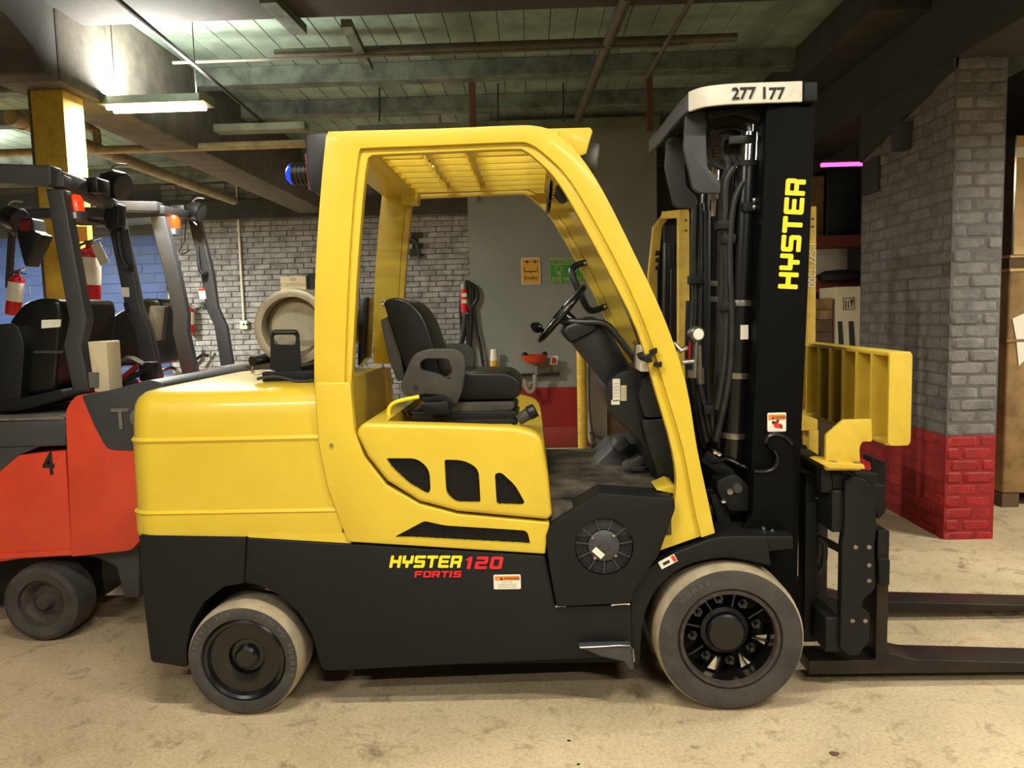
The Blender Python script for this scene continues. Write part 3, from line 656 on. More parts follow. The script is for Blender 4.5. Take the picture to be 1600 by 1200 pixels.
# --- logo on the chassis side
u = (P(720, 885, .03) - P(614, 885, .03)).normalized()
o = P(608, 887, .028); hh = P(640, 870, .03).z - P(640, 889, .03).z
logo('HYSTER', o, hh, (P(720, 888, .03).x - o.x) / 6.62, 'logo_yellow', FL, ux=u, shear=.22)
o = P(725, 889, .028); logo('120', o, hh * 1.02, (P(784, 888, .03).x - o.x) / 3.05, 'logo_red', FL, ux=u, shear=.22, gap=.2)
o = P(647, 902, .028); logo('FORTIS', o, P(640, 892, .03).z - P(640, 902, .03).z, (P(721, 901, .03).x - o.x) / 6.05, 'logo_red', FL, ux=u, shear=.22)
def decal(px0, py0, px1, py1, Y, band='orange_label', lines=('ONLY USE', 'HYDRAULIC FLUID', 'MEETING JIM-OIL'), parent=None, head='WARNING'):
    p, q = P(px0, py0, Y), P(px1, py1, Y); w_, h_ = q.x - p.x, p.z - q.z
    d = M().prism(fil([(p.x, q.z), (q.x, q.z), (q.x, p.z), (p.x, p.z)], .006), Y - .002, Y).build('warning_decal', 'white', parent)
    M().box(p.x + w_ * .05, q.x - w_ * .05, Y - .003, Y - .001, p.z - h_ * .38, p.z - h_ * .1).build('decal_band', band, d)
    M().prism([(p.x + w_ * .24, p.z - h_ * .34), (p.x + w_ * .34, p.z - h_ * .34), (p.x + w_ * .29, p.z - h_ * .14)], Y - .004, Y - .002).build('warning_triangle', 'ink', d)
    text(head, (p.x + w_ * .38, Y - .0032, p.z - h_ * .33), h_ * .22, 'ink', d, ex=.0004, sx=min(1.0, w_ / h_ * .62))
    for i, s in enumerate(lines): text(s, ((p.x + q.x) / 2, Y - .0022, p.z - h_ * (.56 + .17 * i)), h_ * .15, 'ink_grey', d, ex=.0004, align='CENTER')
    return d
decal(771, 898, 814, 920, .03, lines=('ONLY USE', 'HYDRAULIC FLUID', 'MEETING OIL SPEC'), parent=FL)
c = P(518, 695, .02); M().cyl(c, c + Vector((0, -.006, 0)), .006, n=12).build('panel_screw', 'steel', FL)
# --- seat
SY0, SY1 = .38, .82
bk = fil([(598, 470, 6), (618, 464, 8), (642, 472, 16), (662, 495, 20), (680, 545, 20), (697, 612, 6), (662, 616, 6), (634, 580, 20), (612, 515, 20)], 6, 5)
SE = M().prism(xz(bk, .4), SY0 + .02, SY1 - .02).build('seat_backrest', 'black_vinyl', FL, bevel=.035, seg=5)
plate([(594, 500, 4), (609, 493, 3), (622, 530, 10), (632, 590, 10), (622, 598, 5), (608, 565, 10)], SY0 + .04, SY1 - .04, 4).build('seat_shell', 'grey_plastic', FL, bevel=.015)
for y in (SY0 + .06, SY1 - .06): M().cyl(P(597, 475, y), P(603, 472, y) , .012).build('headrest_bolt', 'chrome', SE)
cu = fil([(640, 598, 10), (720, 584, 14), (796, 584, 12), (813, 598, 10), (814, 616, 10), (803, 624, 6), (640, 626, 6)], 8)
M().prism(xz(cu, SY0), SY0, SY1).build('seat_cushion', 'black_vinyl', FL, bevel=.022, seg=4)
M().prism(xz(fil([(730, 581), (798, 582), (806, 590), (806, 600), (725, 600)], 6), SY0 + .1), SY0 + .09, SY1 - .09).build('seat_pad', 'black_vinyl', FL, bevel=.012)
ar = fil([(648, 552, 12), (668, 545, 10), (712, 545, 16), (726, 556, 10), (727, 578, 10), (722, 612, 14), (712, 634, 8), (700, 628, 6), (690, 618, 8), (660, 616, 4), (655, 620, 2), (632, 618, 10), (624, 602, 8), (632, 585, 8), (640, 565, 10)], 6)
hole = fil([(656, 566, 6), (664, 560, 5), (700, 560, 5), (706, 568, 5), (706, 590, 4), (702, 594, 3), (682, 584, 6), (656, 578, 5)], 4)
for y in (.32, .82):
    a_ = M().prism(xz(ar, .32), y, y + .05).build('hip_restraint', 'grey_plastic', FL, bevel=.012)
    cut(a_, M().prism(xz(hole, .32), y - .05, y + .1).mesh('c', .006, 2))
c = P(649, 605, .32); M().cyl(c, c + Vector((0, -.004, 0)), .009, n=16).build('pivot_bolt', 'ink', FL)
for k, (y0, y1, xa_, xb_) in enumerate(((628, 641, 662, 805), (642, 655, 640, 808), (655, 666, 637, 810))):
    plate([(xa_, y0 + 2), (xb_ - 4, y0), (xb_, (y0 + y1) / 2), (xb_ - 6, y1), (xa_ - 2, y1 + 3), (xa_ + 6, (y0 + y1) / 2)], .36, .84, 4).build('seat_bellows', 'grey_plastic' if k == 0 else 'black_plastic', FL, bevel=.012)
plate([(640, 664), (800, 662), (802, 676), (640, 676)], .37, .83).build('seat_base', 'yellow_old', FL, bevel=.004)
plate([(700, 664), (800, 664), (798, 673), (700, 671)], .33, .37).build('seat_rail', 'yellow', FL, bevel=.002)
bx = plate([(660, 630, 2), (700, 628, 2), (702, 647, 2), (661, 649, 2)], .25, .33, 2).build('switch_box', 'black_plastic', FL, bevel=.003)
plate([(656, 622, 4), (694, 617, 4), (712, 632, 4), (704, 640, 4), (690, 625, 4), (662, 628, 4)], .3, .32, 3).build('belt_bracket', 'black', FL, bevel=.003)
M().tube([P(613, 668, .28), P(607, 650, .28), P(609, 636, .28), P(622, 627, .28), P(655, 620, .29)], .0085).build('tether_hose', 'logo_yellow', FL)
kn = M().cyl(P(810, 657, .34), P(826, 646, .34), .022, .026).build('adjuster_knob', 'grey_plastic', FL, bevel=.004)
M().cyl(P(826, 646, .34), P(837, 640, .34), .03, .028).build('knob_cap', 'black_plastic', kn, bevel=.005)
# parts behind the seat: tall filter grille, seatbelt
plate([(561, 470), (574, 464), (570, 560), (559, 572)], .75, .9).build('rear_screen', 'black_gloss', FL, bevel=.004)
# --- cowl, steering column and wheel
cw = fil([(944, 608, 6), (950, 596, 5), (964, 583, 10), (985, 576, 8), (1030, 583, 10), (1062, 640, 0), (1075, 762, 4), (1036, 757, 4), (1014, 735, 8), (1002, 690, 16), (980, 670, 12), (952, 645, 10)], 6)
co_ = M().prism(xz(cw, .4), .36, .96).build('cowl', 'black_plastic', FL, bevel=.03, seg=4)
M().prism(xz(fil([(1003, 590, 8), (1035, 586, 6), (1050, 648, 4), (1006, 652, 8), (996, 620, 10)], 8), .3), .27, .42).build('cowl_cover', 'black_plastic', FL, bevel=.03, seg=4)
M().prism(xz(fil([(1000, 655, 8), (1052, 652, 4), (1056, 755, 4), (1032, 755, 6), (1012, 700, 10)], 8), .3), .27, .42).build('cowl_lower', 'black_plastic', FL, bevel=.03, seg=4)
for x0, y0, x1, y1, m in ((957, 592, 969, 626, 'white_dirty'), (970, 602, 979, 626, 'beige'), (955, 625, 968, 632, 'white')):
    p, q = P(x0, y0, .358), P(x1, y1, .358); d = M().box(p.x, q.x, .354, .362, q.z, p.z).build('dash_decal', m, co_)
    for k in range(5 if y1 - y0 > 12 else 1):
        zq = p.z - (p.z - q.z) * (.2 + .15 * k); M().box(p.x + .004, q.x - .004, .3535, .355, zq - .0018, zq).build('decal_line', 'ink_grey', d)
stc = fil([(880, 518, 3), (928, 507, 5), (948, 512, 5), (985, 578, 3), (958, 600, 3), (949, 606, 2), (892, 535, 4)], 3)
ST = M().prism(xz(stc, .55), .48, .72).build('steering_column', 'black_plastic', FL, bevel=.012)
M().prism(xz(fil([(876, 520), (882, 508), (922, 494), (934, 500), (930, 516), (890, 536)], 5), .55), .46, .74).build('column_shroud', 'black_plastic', FL, bevel=.014)
cs = P(877, 491, .6); ad = (P(906, 455, .6) - P(846, 527, .6)).normalized(); ax = Vector((0, 1, 0)).cross(ad).normalized()
rw = .148; ring = [cs + (ad * math.cos(t * math.pi / 24) + Vector((0, 1, 0)) * math.sin(t * math.pi / 24)) * rw for t in range(48)]
SW = M().tube(ring, .0145, 12, True, 1).build('steering_wheel', 'black_gloss', FL)
hb = cs + ax * (.03 if ax.x > 0 else -.03)
M().cyl(cs - ax * .02, hb + ax * .03, .035, .03).build('steering_hub', 'black_gloss', SW)
for a in (20, 140, 260): M().tube([cs, cs + (ad * math.cos(R(a)) + Vector((0, 1, 0)) * math.sin(R(a))) * rw], .012, 8, sm=1).build('spoke', 'black_gloss', SW)
kb = P(839, 512, .56); M().lathe([(0, -.03), (.015, -.028), (.024, -.008), (.022, .01), (.012, .02), (.01, .05), (0, .05)], kb, P(850, 518, .6) - kb, 20).build('spinner_knob', 'black_gloss', SW)
M().tube([P(868, 500, .5), P(905, 503, .47), P(945, 506, .45), P(966, 528, .43), P(992, 562, .42), P(994, 578, .42)], .014, 10).build('control_lever', 'black_plastic', FL)
M().tube([P(872, 500, .52), P(890, 508, .5), P(920, 503, .5)], .009, 8).build('indicator_stalk', 'black_plastic', FL)
M().tube([P(915, 410, 1.06), P(898, 416, 1.04), P(894, 428, 1.02), P(908, 462, 1.0), P(922, 485, 1.02), P(946, 479, 1.06)], .0165, 10, sm=5).build('grab_handle', 'black_plastic', FL)
for c in ((914, 411), (945, 479)): M().cyl(P(*c, 1.035), P(*c, 1.05), .007).build('handle_bolt', 'chrome', FL)
wb = plate([(1001, 541, 3), (1026, 540, 3), (1030, 580, 3), (1000, 581, 3)], .22, .36, 3).build('reservoir', 'white_dirty', FL, bevel=.008)
for q in ([(1016, 548), (1027, 543), (1027, 552), (1018, 556)], [(1006, 557), (1017, 553), (1020, 566), (1010, 567)], [(1023, 568), (1035, 565), (1034, 574), (1024, 574)]): plate(q, .02, .22, 2).build('clamp', 'black', wb, bevel=.002)
M().tube([P(1003, 542, .3), P(1003, 522, .3), P(1008, 518, .3), P(1010, 530, .3)], .006).build('reservoir_pipe', 'pvc', wb)
M().tube([P(992, 576, .4), P(993, 540, .4)], .006, sm=1).lathe([(0, 0), (.011, .006), (.011, .016), (0, .022)], P(993, 540, .4), (0, 0, 1), 16).build('lever', 'wood_dark', FL)
# pedals
M().prism(xz(fil([(955, 696), (962, 686), (978, 685), (984, 694), (966, 706)], 4), .62), .58, .7).build('brake_pedal', 'grey_plastic', FL, bevel=.008)
M().prism(xz(fil([(973, 731), (980, 724), (1002, 713), (1010, 716), (1008, 722), (980, 733)], 3), .5), .48, .58).build('accelerator_pedal', 'grey_plastic', FL, bevel=.006)
M().prism(xz([(930, 728), (958, 700), (1010, 690), (1030, 760), (925, 740)], .7), .72, 1.05).build('toe_board', 'truck_grey', FL, bevel=.01)
plate([(1026, 766), (1048, 757), (1056, 760), (1054, 772)], .1, .25).build('floor_wedge', 'yellow', FL, bevel=.002)
# --- gas tank bracket
tbk = plate([(423, 520, 4), (428, 515, 3), (462, 515, 3), (467, 521, 4), (470, 580, 2), (422, 581, 2)], .25, .258, 3).build('tank_bracket', 'black', FL)
cut(tbk, M().prism(xz(fil([(427, 523), (462, 523), (462, 539), (427, 538)], 5), .25), .2, .3).mesh('c'))
M().tube([P(426, 519, .25), P(463, 519, .25)], .009, sm=1).build('bracket_grip', 'black_plastic', FL)
M().cyl(P(394, 565, .26), P(424, 558, .34), .022).build('swing_arm', 'black_plastic', FL)
M().box(P(410, 580, .25).x, P(491, 580, .25).x, .24, .95, P(450, 590, .25).z - .02, P(450, 580, .25).z).build('tank_cradle', 'black', FL, bevel=.006)
M().tube([P(395, 572, .25), P(394, 580, .25), P(402, 584, .25), P(420, 579, .25), P(432, 583, .25)], .006).build('latch_rod', 'steel', FL)
M().tube([P(402, 592, .2), P(430, 588, .2), P(465, 596, .2), P(490, 594, .2)], .006).build('fuel_hose', 'hose', FL)
ct = P(463, 511, .36); rt = .155
TK = thing('gas_cylinder', 'worn grey steel gas cylinder lying on the hood of the yellow forklift', 'gas cylinder', (ct.x, .7, ct.z - rt))
M().lathe([(0, .06), (.1, .055), (.118, .07), (.12, .1), (.12, .06)], (ct.x, .3, ct.z), (0, 1, 0), 48).build('end_dome', 'tank_grey', TK)
M().lathe([(.122, .0), (.14, -.004), (.152, .0), (.155, .02), (.155, .58), (.13, .64), (.06, .67), (0, .67)], (ct.x, .3, ct.z), (0, 1, 0), 48).lathe([(.122, 0), (.121, .075)], (ct.x, .3, ct.z), (0, 1, 0), 48).build('shell', 'tank_grey', TK)
# --- mast
MY = .17
rail = [(1197, 172), (1275, 150), (1263, 450), (1251, 720), (1244, 1010), (1168, 1010), (1174, 720), (1187, 450)]
RL = plate(rail, MY, MY + .11).build('mast_rail', 'mast_black', FL, bevel=.006)
b = M().prism(xz(rail, MY), W - MY - .11, W - MY).build('mast_rail', 'mast_black', FL, bevel=.006)
inn = [(1165, 260), (1200, 255), (1190, 450), (1178, 720), (1172, 1000), (1128, 1000), (1135, 720), (1150, 450)]
for y in (.3, W - .36): M().prism(xz(inn, .3), y, y + .06).build('inner_rail', 'mast_black', FL, bevel=.004)
# rounded hook plate of the tilt mount and pivot
hk = fil([(1150, 836, 10), (1176, 808, 12), (1178, 735, 4), (1207, 735, 8), (1214, 712, 8), (1200, 700, 8), (1198, 688, 8), (1212, 678, 10), (1238, 690, 14), (1244, 740, 0), (1243, 830, 30), (1220, 850, 24), (1196, 846, 12), (1180, 842, 8)], 6)
HK = M().prism(xz(hk, MY - .03), MY - .03, MY).build('tilt_mount_plate', 'mast_black', FL, bevel=.006)
for c in ((1193, 826), (1207, 830)): M().lathe([(0, -.008), (.008, -.005), (.01, 0)], P(*c, MY - .035), (0, 1, 0), 14).build('pivot_bolt', 'chrome', HK)
M().tube([P(a, c, MY - .032) for a, c in ((1178, 736), (1198, 736), (1211, 729), (1215, 715), (1210, 703))], .007).build('hook_rim', 'black_gloss', HK)  # glossy tube added along the hook edge for its curved highlight
M().tube([P(a, c, MY - .032) for a, c in ((1196, 692), (1199, 683), (1210, 679), (1226, 682), (1238, 694))], .007).build('hook_rim', 'black_gloss', HK)
plate([(1100, 838), (1240, 838), (1240, 858), (1160, 866), (1098, 850)], .06, MY).build('fender_bridge', 'black', FL, bevel=.006)
br = fil([(1118, 752), (1150, 740), (1172, 760), (1176, 800), (1140, 800), (1120, 770)], 8)
BK = M().prism(xz(br, .2), .2, .3).build('tilt_bracket', 'black', FL, bevel=.008)
for c, r_, m in (((1140, 768), .014, 'steel'), ((1152, 763), .022, 'grey_plastic'), ((1130, 783), .01, 'chrome'), ((1117, 706), .01, 'chrome'), ((1123, 709), .01, 'chrome')):
    M().lathe([(0, -.012), (r_ * .8, -.01), (r_, 0), (r_, .02)], P(*c, .2), (0, 1, 0), 16).build('bolt', m, BK)
M().tube([P(1100, 715, .3), P(1115, 722, .28), P(1135, 717, .26), P(1160, 728, .24), P(1178, 736, .2)], .008).build('hydraulic_line', 'black_gloss', FL)
M().bar(P(1118, 770, .24), P(1137, 838, .24), .03, .05).bar(P(1100, 712, .3), P(1142, 742, .28), .03, .05).build('tilt_strut', 'black', FL, bevel=.004)
M().cyl(P(1085, 800, .3), P(1150, 790, .28), .045).build('tilt_cylinder', 'black_plastic', FL)
# lift cylinders with hose clamps
def lcyl(px0, py0, px1, py1, Y, r, bands, top):
    a, b = P(px0, py0, Y), P(px1, py1, Y)
    c = M().cyl(b, a, r, n=28).build('lift_cylinder', 'black_gloss', FL)
    for t in bands:
        k = (t - py0) / (py1 - py0); m_ = a.lerp(b, k); d = (b - a).normalized()
        M().lathe([(r, -.012), (r + .005, -.011), (r + .006, 0), (r + .005, .011), (r, .012)], m_, d, 28).build('clamp_band', 'steel', c)
    if top:
        d = (a - b).normalized(); M().cyl(a, a + d * .02, r * 1.12, n=28).build('gland', 'black', c); M().cyl(a + d * .02, a + d * .13, r * .7, n=24).build('rod', 'chrome', c); M().cyl(a + d * .13, a + d * .17, r * .3, n=16).build('rod_stud', 'steel', c)
lcyl(1168, 262, 1145, 715, .32, .052, (470, 583, 678), True)
lcyl(1112, 300, 1098, 690, .82, .05, (441, 465), True)
M().box(P(1140, 215, .3).x, P(1180, 215, .3).x, .28, .9, P(1160, 226, .3).z, P(1160, 212, .3).z).build('cylinder_crossbar', 'black_plastic', FL, bevel=.004)
cl = M().box(P(1160, 300, .26).x, P(1190, 330, .26).x, .25, .4, P(1170, 331, .26).z, P(1170, 316, .26).z).build('cylinder_clamp', 'black', FL, bevel=.004)
for c in ((1179, 313), (1179, 324)): M().lathe([(0, -.01), (.009, -.008), (.011, 0)], P(*c, .25), (0, 1, 0), 14).build('clamp_bolt', 'chrome', cl)
p, q = P(1157, 508, .265), P(1173, 530, .265); M().prism([(p.x, q.z), (q.x - .01, q.z), (q.x - .01, p.z), (p.x, p.z)], .262, .267).build('cylinder_label', 'white', FL)
# hoses and pipes between the rails
HO = [([(1132, 245), (1138, 262), (1130, 300), (1128, 420), (1126, 560), (1122, 640), (1126, 700)], .34, .017, 'hose'),
      ([(1146, 262), (1134, 285), (1133, 340), (1136, 470), (1132, 570), (1120, 640)], .3, .016, 'hose'),
      ([(1160, 285), (1146, 320), (1140, 400), (1144, 520), (1138, 600), (1118, 690)], .28, .013, 'hose'),
      ([(1086, 320), (1084, 400), (1086, 480), (1080, 560), (1088, 650), (1100, 700)], .5, .014, 'hose'),
      ([(1096, 318), (1098, 400), (1094, 480), (1094, 580), (1100, 660)], .5, .013, 'hose'),
      ([(1076, 470), (1074, 560), (1080, 640), (1096, 720)], .55, .012, 'hose'),
      ([(1104, 330), (1104, 480), (1102, 600), (1108, 690)], .48, .016, 'black_plastic'),
      ([(1087, 575), (1092, 620), (1104, 690)], .36, .012, 'hose'), ([(1093, 600), (1102, 640), (1110, 680)], .34, .012, 'hose')]
for pts, Y, r_, m in HO: M().tube([P(a, c, Y) for a, c in pts], r_, 10).build('hydraulic_hose', m, FL)
for y0, x0, x1, Y in ((350, 1122, 1142, .27), (436, 1078, 1102, .47), (478, 1128, 1150, .27), (372, 1130, 1150, .27), (640, 1100, 1118, .3)):
    M().box(P(x0, y0, Y).x, P(x1, y0, Y).x, Y, Y + .06, P(x0, y0 + 8, Y).z, P(x0, y0 - 6, Y).z).build('hose_clamp', 'black', FL, bevel=.003)
M().tube([P(1119, 205, .4), P(1116, 222, .4), P(1119, 255, .4)], .018, 10).build('chain_anchor', 'wood_dark', FL)
for k in range(9): M().box(P(1113, 214 + k * 5, .4).x, P(1126, 214 + k * 5, .4).x, .38, .42, P(1118, 217.5 + k * 5, .4).z, P(1118, 214 + k * 5, .4).z).build('chain_link', 'rust_rim', FL, bevel=.003, seg=1)
M().cyl(P(1117, 262, .4), P(1114, 338, .4), .009).cyl(P(1116, 303, .4), P(1116, 311, .4), .018, n=6).build('chain_bolt', 'pvc', FL)
M().lathe([(.07, -.02), (.085, -.018), (.075, 0), (.085, .018), (.07, .02), (.02, .02)], P(1138, 232, .36), (.2, 1, 0), 32).build('chain_sheave', 'black_plastic', FL)
sh = fil([(1072, 178, 3), (1106, 172, 3), (1103, 205, 4), (1105, 262, 8), (1126, 284, 6), (1126, 302, 4), (1092, 301, 8), (1083, 294, 8), (1069, 230, 4)], 4)
for y in (.3, .72): M().prism(xz(sh, .3), y, y + .03).build('chain_guard_plate', 'truck_grey', FL, bevel=.004)
plate([(1106, 172), (1200, 165), (1200, 200), (1190, 190), (1150, 178), (1110, 185)], .24, .3).build('crosshead_web', 'black', FL, bevel=.004)
# crosshead: curved band round the mast top, white on the near side
a_ = P(1253, 145, .15); zt0, zt1 = P(1200, 161, .15).z, P(1200, 129, .15).z
xl_ = PX(1075, 160, P(1075, 160, .26).x).x
plan = [(a_.x, .15), (P(1180, 145, .15).x, .15), (P(1130, 145, .155).x, .157), (P(1098, 145, .175).x, .185), (P(1080, 145, .21).x, .24)]
far = [(P(1080, 145, .21).x, .24), (P(1068, 145, .3).x, .4), (P(1050, 145, .5).x, .8), (P(1050, 145, .5).x - .01, 1.02)]
def bandm(path, th):
    p = [Vector((x, y, 0)) for x, y in path]; p = smooth(p, 4); L_, R_ = [], []
    for i in range(len(p)):
        d = (p[min(i + 1, len(p) - 1)] - p[max(i - 1, 0)]).normalized(); n_ = Vector((-d.y, d.x, 0)); L_.append(p[i] + n_ * th / 2); R_.append(p[i] - n_ * th / 2)
    return [(v.x, v.y) for v in L_] + [(v.x, v.y) for v in R_[::-1]]
CH = M().prism(bandm(plan, .014), zt0, zt1, 'z').build('crosshead_band', 'white_dirty', FL, bevel=.003)
M().prism(bandm(far, .014), zt0 + .004, zt1 - .004, 'z').build('crosshead_side', 'truck_grey', FL, bevel=.003)
M().prism([(a_.x, .16), (plan[1][0], .16), (plan[3][0] + .02, .2), (plan[4][0] + .01, .26), (plan[4][0] + .05, .9), (a_.x, .95)], zt0 + .012, zt0 + .022, 'z').build('crosshead_plate', 'black', FL)
M().box(P(1255, 145, .15).x, P(1276, 145, .15).x, .14, .3, zt0 + .0, zt1 - .004).build('rail_cap', 'black', FL, bevel=.004)
text('277', P(1143, 155, .14), .058, 'ink', CH, sx=1.0, name='stencil_digits', bold=.001)
text('1', P(1188, 154, .14), .058, 'ink', CH, name='stencil_digits', bold=.001)
text('77', P(1201, 155, .14), .058, 'ink', CH, sx=1.0, name='stencil_digits', bold=.001)
# vertical logo and decal on the rail
uz_ = (P(1228, 275, MY) - P(1215, 448, MY)).normalized(); ux_ = Vector((-uz_.z, 0, uz_.x))
o = P(1246, 452, MY - .003); logo('HYSTER', o, .073, (P(1232, 274, MY) - P(1220, 450, MY)).length / 6.75, 'logo_yellow', FL, ux=uz_, uz=ux_, shear=.0)
d = decal(1199, 645, 1228, 674, MY, lines=(), parent=FL)
for k, (x0, y0, x1, y1, m) in enumerate(((1206, 658, 1216, 664, 'ink'), (1209, 661, 1221, 669, 'red_label'), (1213, 655, 1218, 660, 'dark_red'), (1219, 663, 1223, 670, 'dark_red'))):
    plate([(x0, y0), (x1, y0 + 1), (x1 - 1, y1), (x0 + 1, y1 - 1)], MY - .0035 - k * .0003, MY - .002, 1.5).build('decal_figure', m, d)
# pressure gauge manifold
GA = M().lathe([(0, -.012), (.026, -.012), (.031, -.006), (.032, .02), (.02, .026), (0, .026)], P(1089, 522, .3), (-.25, 1, 0), 32).build('pressure_gauge', 'steel', FL)
M().lathe([(0, -.0135), (.022, -.0135)], P(1089, 522, .3), (-.25, 1, 0), 28).build('gauge_face', 'white_dirty', GA)
M().tube([P(1088, 530, .31), P(1086, 570, .31), P(1085, 590, .31)], .011, sm=1).tube([P(1066, 566, .31), P(1088, 564, .31)], .01, sm=1).tube([P(1052, 536, .31), P(1064, 548, .31), P(1074, 543, .31)], .011, sm=1).tube([P(1093, 540, .3), P(1094, 580, .3)], .009, sm=1).cyl(P(1094, 575, .3), P(1095, 600, .3), .014, n=8).cyl(P(1080, 578, .31), P(1078, 590, .31), .017, n=8).build('manifold', 'steel', GA)
M().tube([P(1078, 535, .33), P(1077, 565, .33)], .005, sm=1).build('red_wire', 'red', GA)
# --- carriage, load backrest, forks
XB = P(1425, 620, .1).x
cy0, cy1 = .12, 1.08
xk0, xk1 = P(1300, 790, cy0).x, P(1325, 790, cy0).x
CR = M().box(xk0, xk1, cy0, cy1, P(1312, 832, cy0).z, P(1312, 766, cy0).z).build('carriage_upper_bar', 'black', FL, bevel=.006)
for c in ((1267, 774), (1276, 779)):
    M().cyl(PX(*c, xk0) + Vector((-.006, 0, 0)), PX(*c, xk0) + Vector((.01, 0, 0)), .008).build('bolt', 'chrome', CR)
M().box(P(1290, 990, cy0).x, P(1313, 990, cy0).x, cy0, cy1, P(1300, 1019, cy0).z, P(1300, 965, cy0).z).build('carriage_lower_bar', 'black', FL, bevel=.006)
sp_ = fil([(1320, 752, 3), (1335, 745, 3), (1352, 750, 3), (1368, 772, 6), (1370, 822, 4), (1366, 850, 4), (1368, 920, 6), (1348, 938, 6), (1346, 950, 4), (1360, 960, 4), (1358, 1000, 3), (1342, 1024, 3), (1328, 1024, 3), (1313, 1014, 4), (1316, 850, 0), (1320, 820, 0)], 3)
for y in (.1, 1.0): SPL = M().prism(xz(sp_, .1), y, y + .04).build('carriage_side_plate', 'black', FL, bevel=.004)
for c in ((1337, 855), (1358, 855), (1358, 883), (1358, 907), (1332, 970), (1352, 970)): M().lathe([(0, -.001), (.006, -.003), (.0085, -.002), (.009, .004)], P(*c, .1), (0, 1, 0), 14).build('bolt', 'steel', FL)
plate([(1372, 873, 3), (1391, 874, 3), (1390, 915, 3), (1374, 915, 3)], .17, .2, 3).build('shaft_stop', 'black', FL, bevel=.003)
M().box(P(1256, 760, .3).x, P(1274, 900, .3).x, .28, .36, P(1262, 1000, .3).z, P(1262, 740, .3).z).build('carriage_upright', 'black', FL, bevel=.004)
M().box(P(1256, 760, .3).x, P(1274, 900, .3).x, .84, .92, P(1262, 1000, .3).z, P(1262, 740, .3).z).build('carriage_upright', 'black', FL, bevel=.004)
M().bar(P(1270, 835, .5), P(1345, 875, .5), .05, .03).build('carriage_brace', 'black', FL)
M().tube([P(1278, 838, .3), P(1288, 850, .3), P(1287, 880, .3), P(1279, 894, .3), P(1272, 884, .3), P(1276, 868, .3)], .012, 10).build('hose_loop', 'hose', FL)
M().bar(P(1252, 716, .95), P(1300, 752, .14), .08, .09).build('carriage_top_rail', 'black', FL, bevel=.006)
for (x0, y0, x1, y1) in ((1335, 738, 1372, 756), (1350, 756, 1384, 784), (1300, 738, 1336, 764)): plate([(x0, y0), (x1, y0 + 3), (x1 - 2, y1), (x0 + 2, y1)], .13, .22, 3).build('hook_block', 'black', FL, bevel=.005)
plate([(1346, 718, 2), (1360, 722, 2), (1362, 734, 2), (1350, 736, 2)], .24, .3, 2).build('locking_pin', 'red', FL, bevel=.004)
plate([(1362, 714, 2), (1384, 722, 2), (1384, 800, 3), (1372, 812, 3), (1362, 760, 2)], .25, .33, 2).build('hook_guard', 'black', FL, bevel=.004)
# forks: shank and blade
def fork(y0, y1, px_a, py_top, py_bot):
    zt_, zb_ = .1, .045
    xs0, xs1 = P(1371, 880, .2).x, P(1389, 880, .2).x
    f = M().prism(fil([(P(1265, 1040, .2).x, zb_, 0), (xs1 + 1.15, zb_, 0), (xs1 + 1.15, zb_ + .012, 0), (xs1 + .1, zt_, .02), (xs1, zt_ + .03, .02), (xs1, .62, .005), (xs0, .62, .005), (xs0, zt_, .01), (P(1265, 1040, .2).x, zt_, 0)], .005), y0, y1)
    return f.build('fork', 'fork_steel', FL, bevel=.005)
f1 = fork(.2, .34, 0, 0, 0); f2 = fork(.82, .96, 0, 0, 0)
p = P(1270, 1030, .19)
# load backrest: frame with upright plates across the width of the truck
zb1, zb0_ = P(1408, 550, .1).z, P(1400, 697, .1).z
xe0, xe1 = P(1389, 620, .1).x, XB
xf = xe1 - .05
M().prism(fil([(xe0, zb0_), (xe1, zb0_), (xe1, zb1), (xe0, zb1)], .02), .1, .118).build('backrest_end_plate', 'yellow_flat', FL, bevel=.004)
LBw = 1.0
for k in range(7):
    y = .24 + k * .14
    M().box(xe0 - .005, xe1 - .01, y, y + .012, zb0_ + .012, zb1 - .012).build('backrest_upright', 'yellow_flat', FL, bevel=.002, seg=1)
M().box(xe0, xe1 - .005, .11, 1.1, zb1 - .016, zb1).build('backrest_top_bar', 'yellow_flat', FL, bevel=.004)
M().box(xe0, xe1 - .005, .11, 1.1, zb0_, zb0_ + .016).build('backrest_bottom_bar', 'yellow_flat', FL, bevel=.004)
M().box(xe1 - .014, xe1 - .004, .11, 1.1, zb0_, zb1).build('backrest_back_sheet', 'yellow_flat', FL)
bp = fil([(1291, 680, 3), (1319, 656, 3), (1362, 655, 2), (1363, 690, 3), (1347, 690, 6), (1343, 700, 6), (1345, 735, 2), (1290, 735, 2)], 2)
M().prism(xz(bp, .08), .08, .1).build('backrest_bracket', 'yellow_flat', FL, bevel=.003)
ft = plate([(1282, 724), (1290, 722), (1350, 726), (1352, 733), (1296, 732)], .04, .16).build('bracket_foot', 'yellow_flat', FL, bevel=.002)
for a in ((1298, 721, 1308, 725), (1336, 722, 1346, 726)): plate([(a[0], a[1]), (a[2], a[1]), (a[2], a[3]), (a[0], a[3])], .05, .07).build('foot_bolt', 'steel', ft)
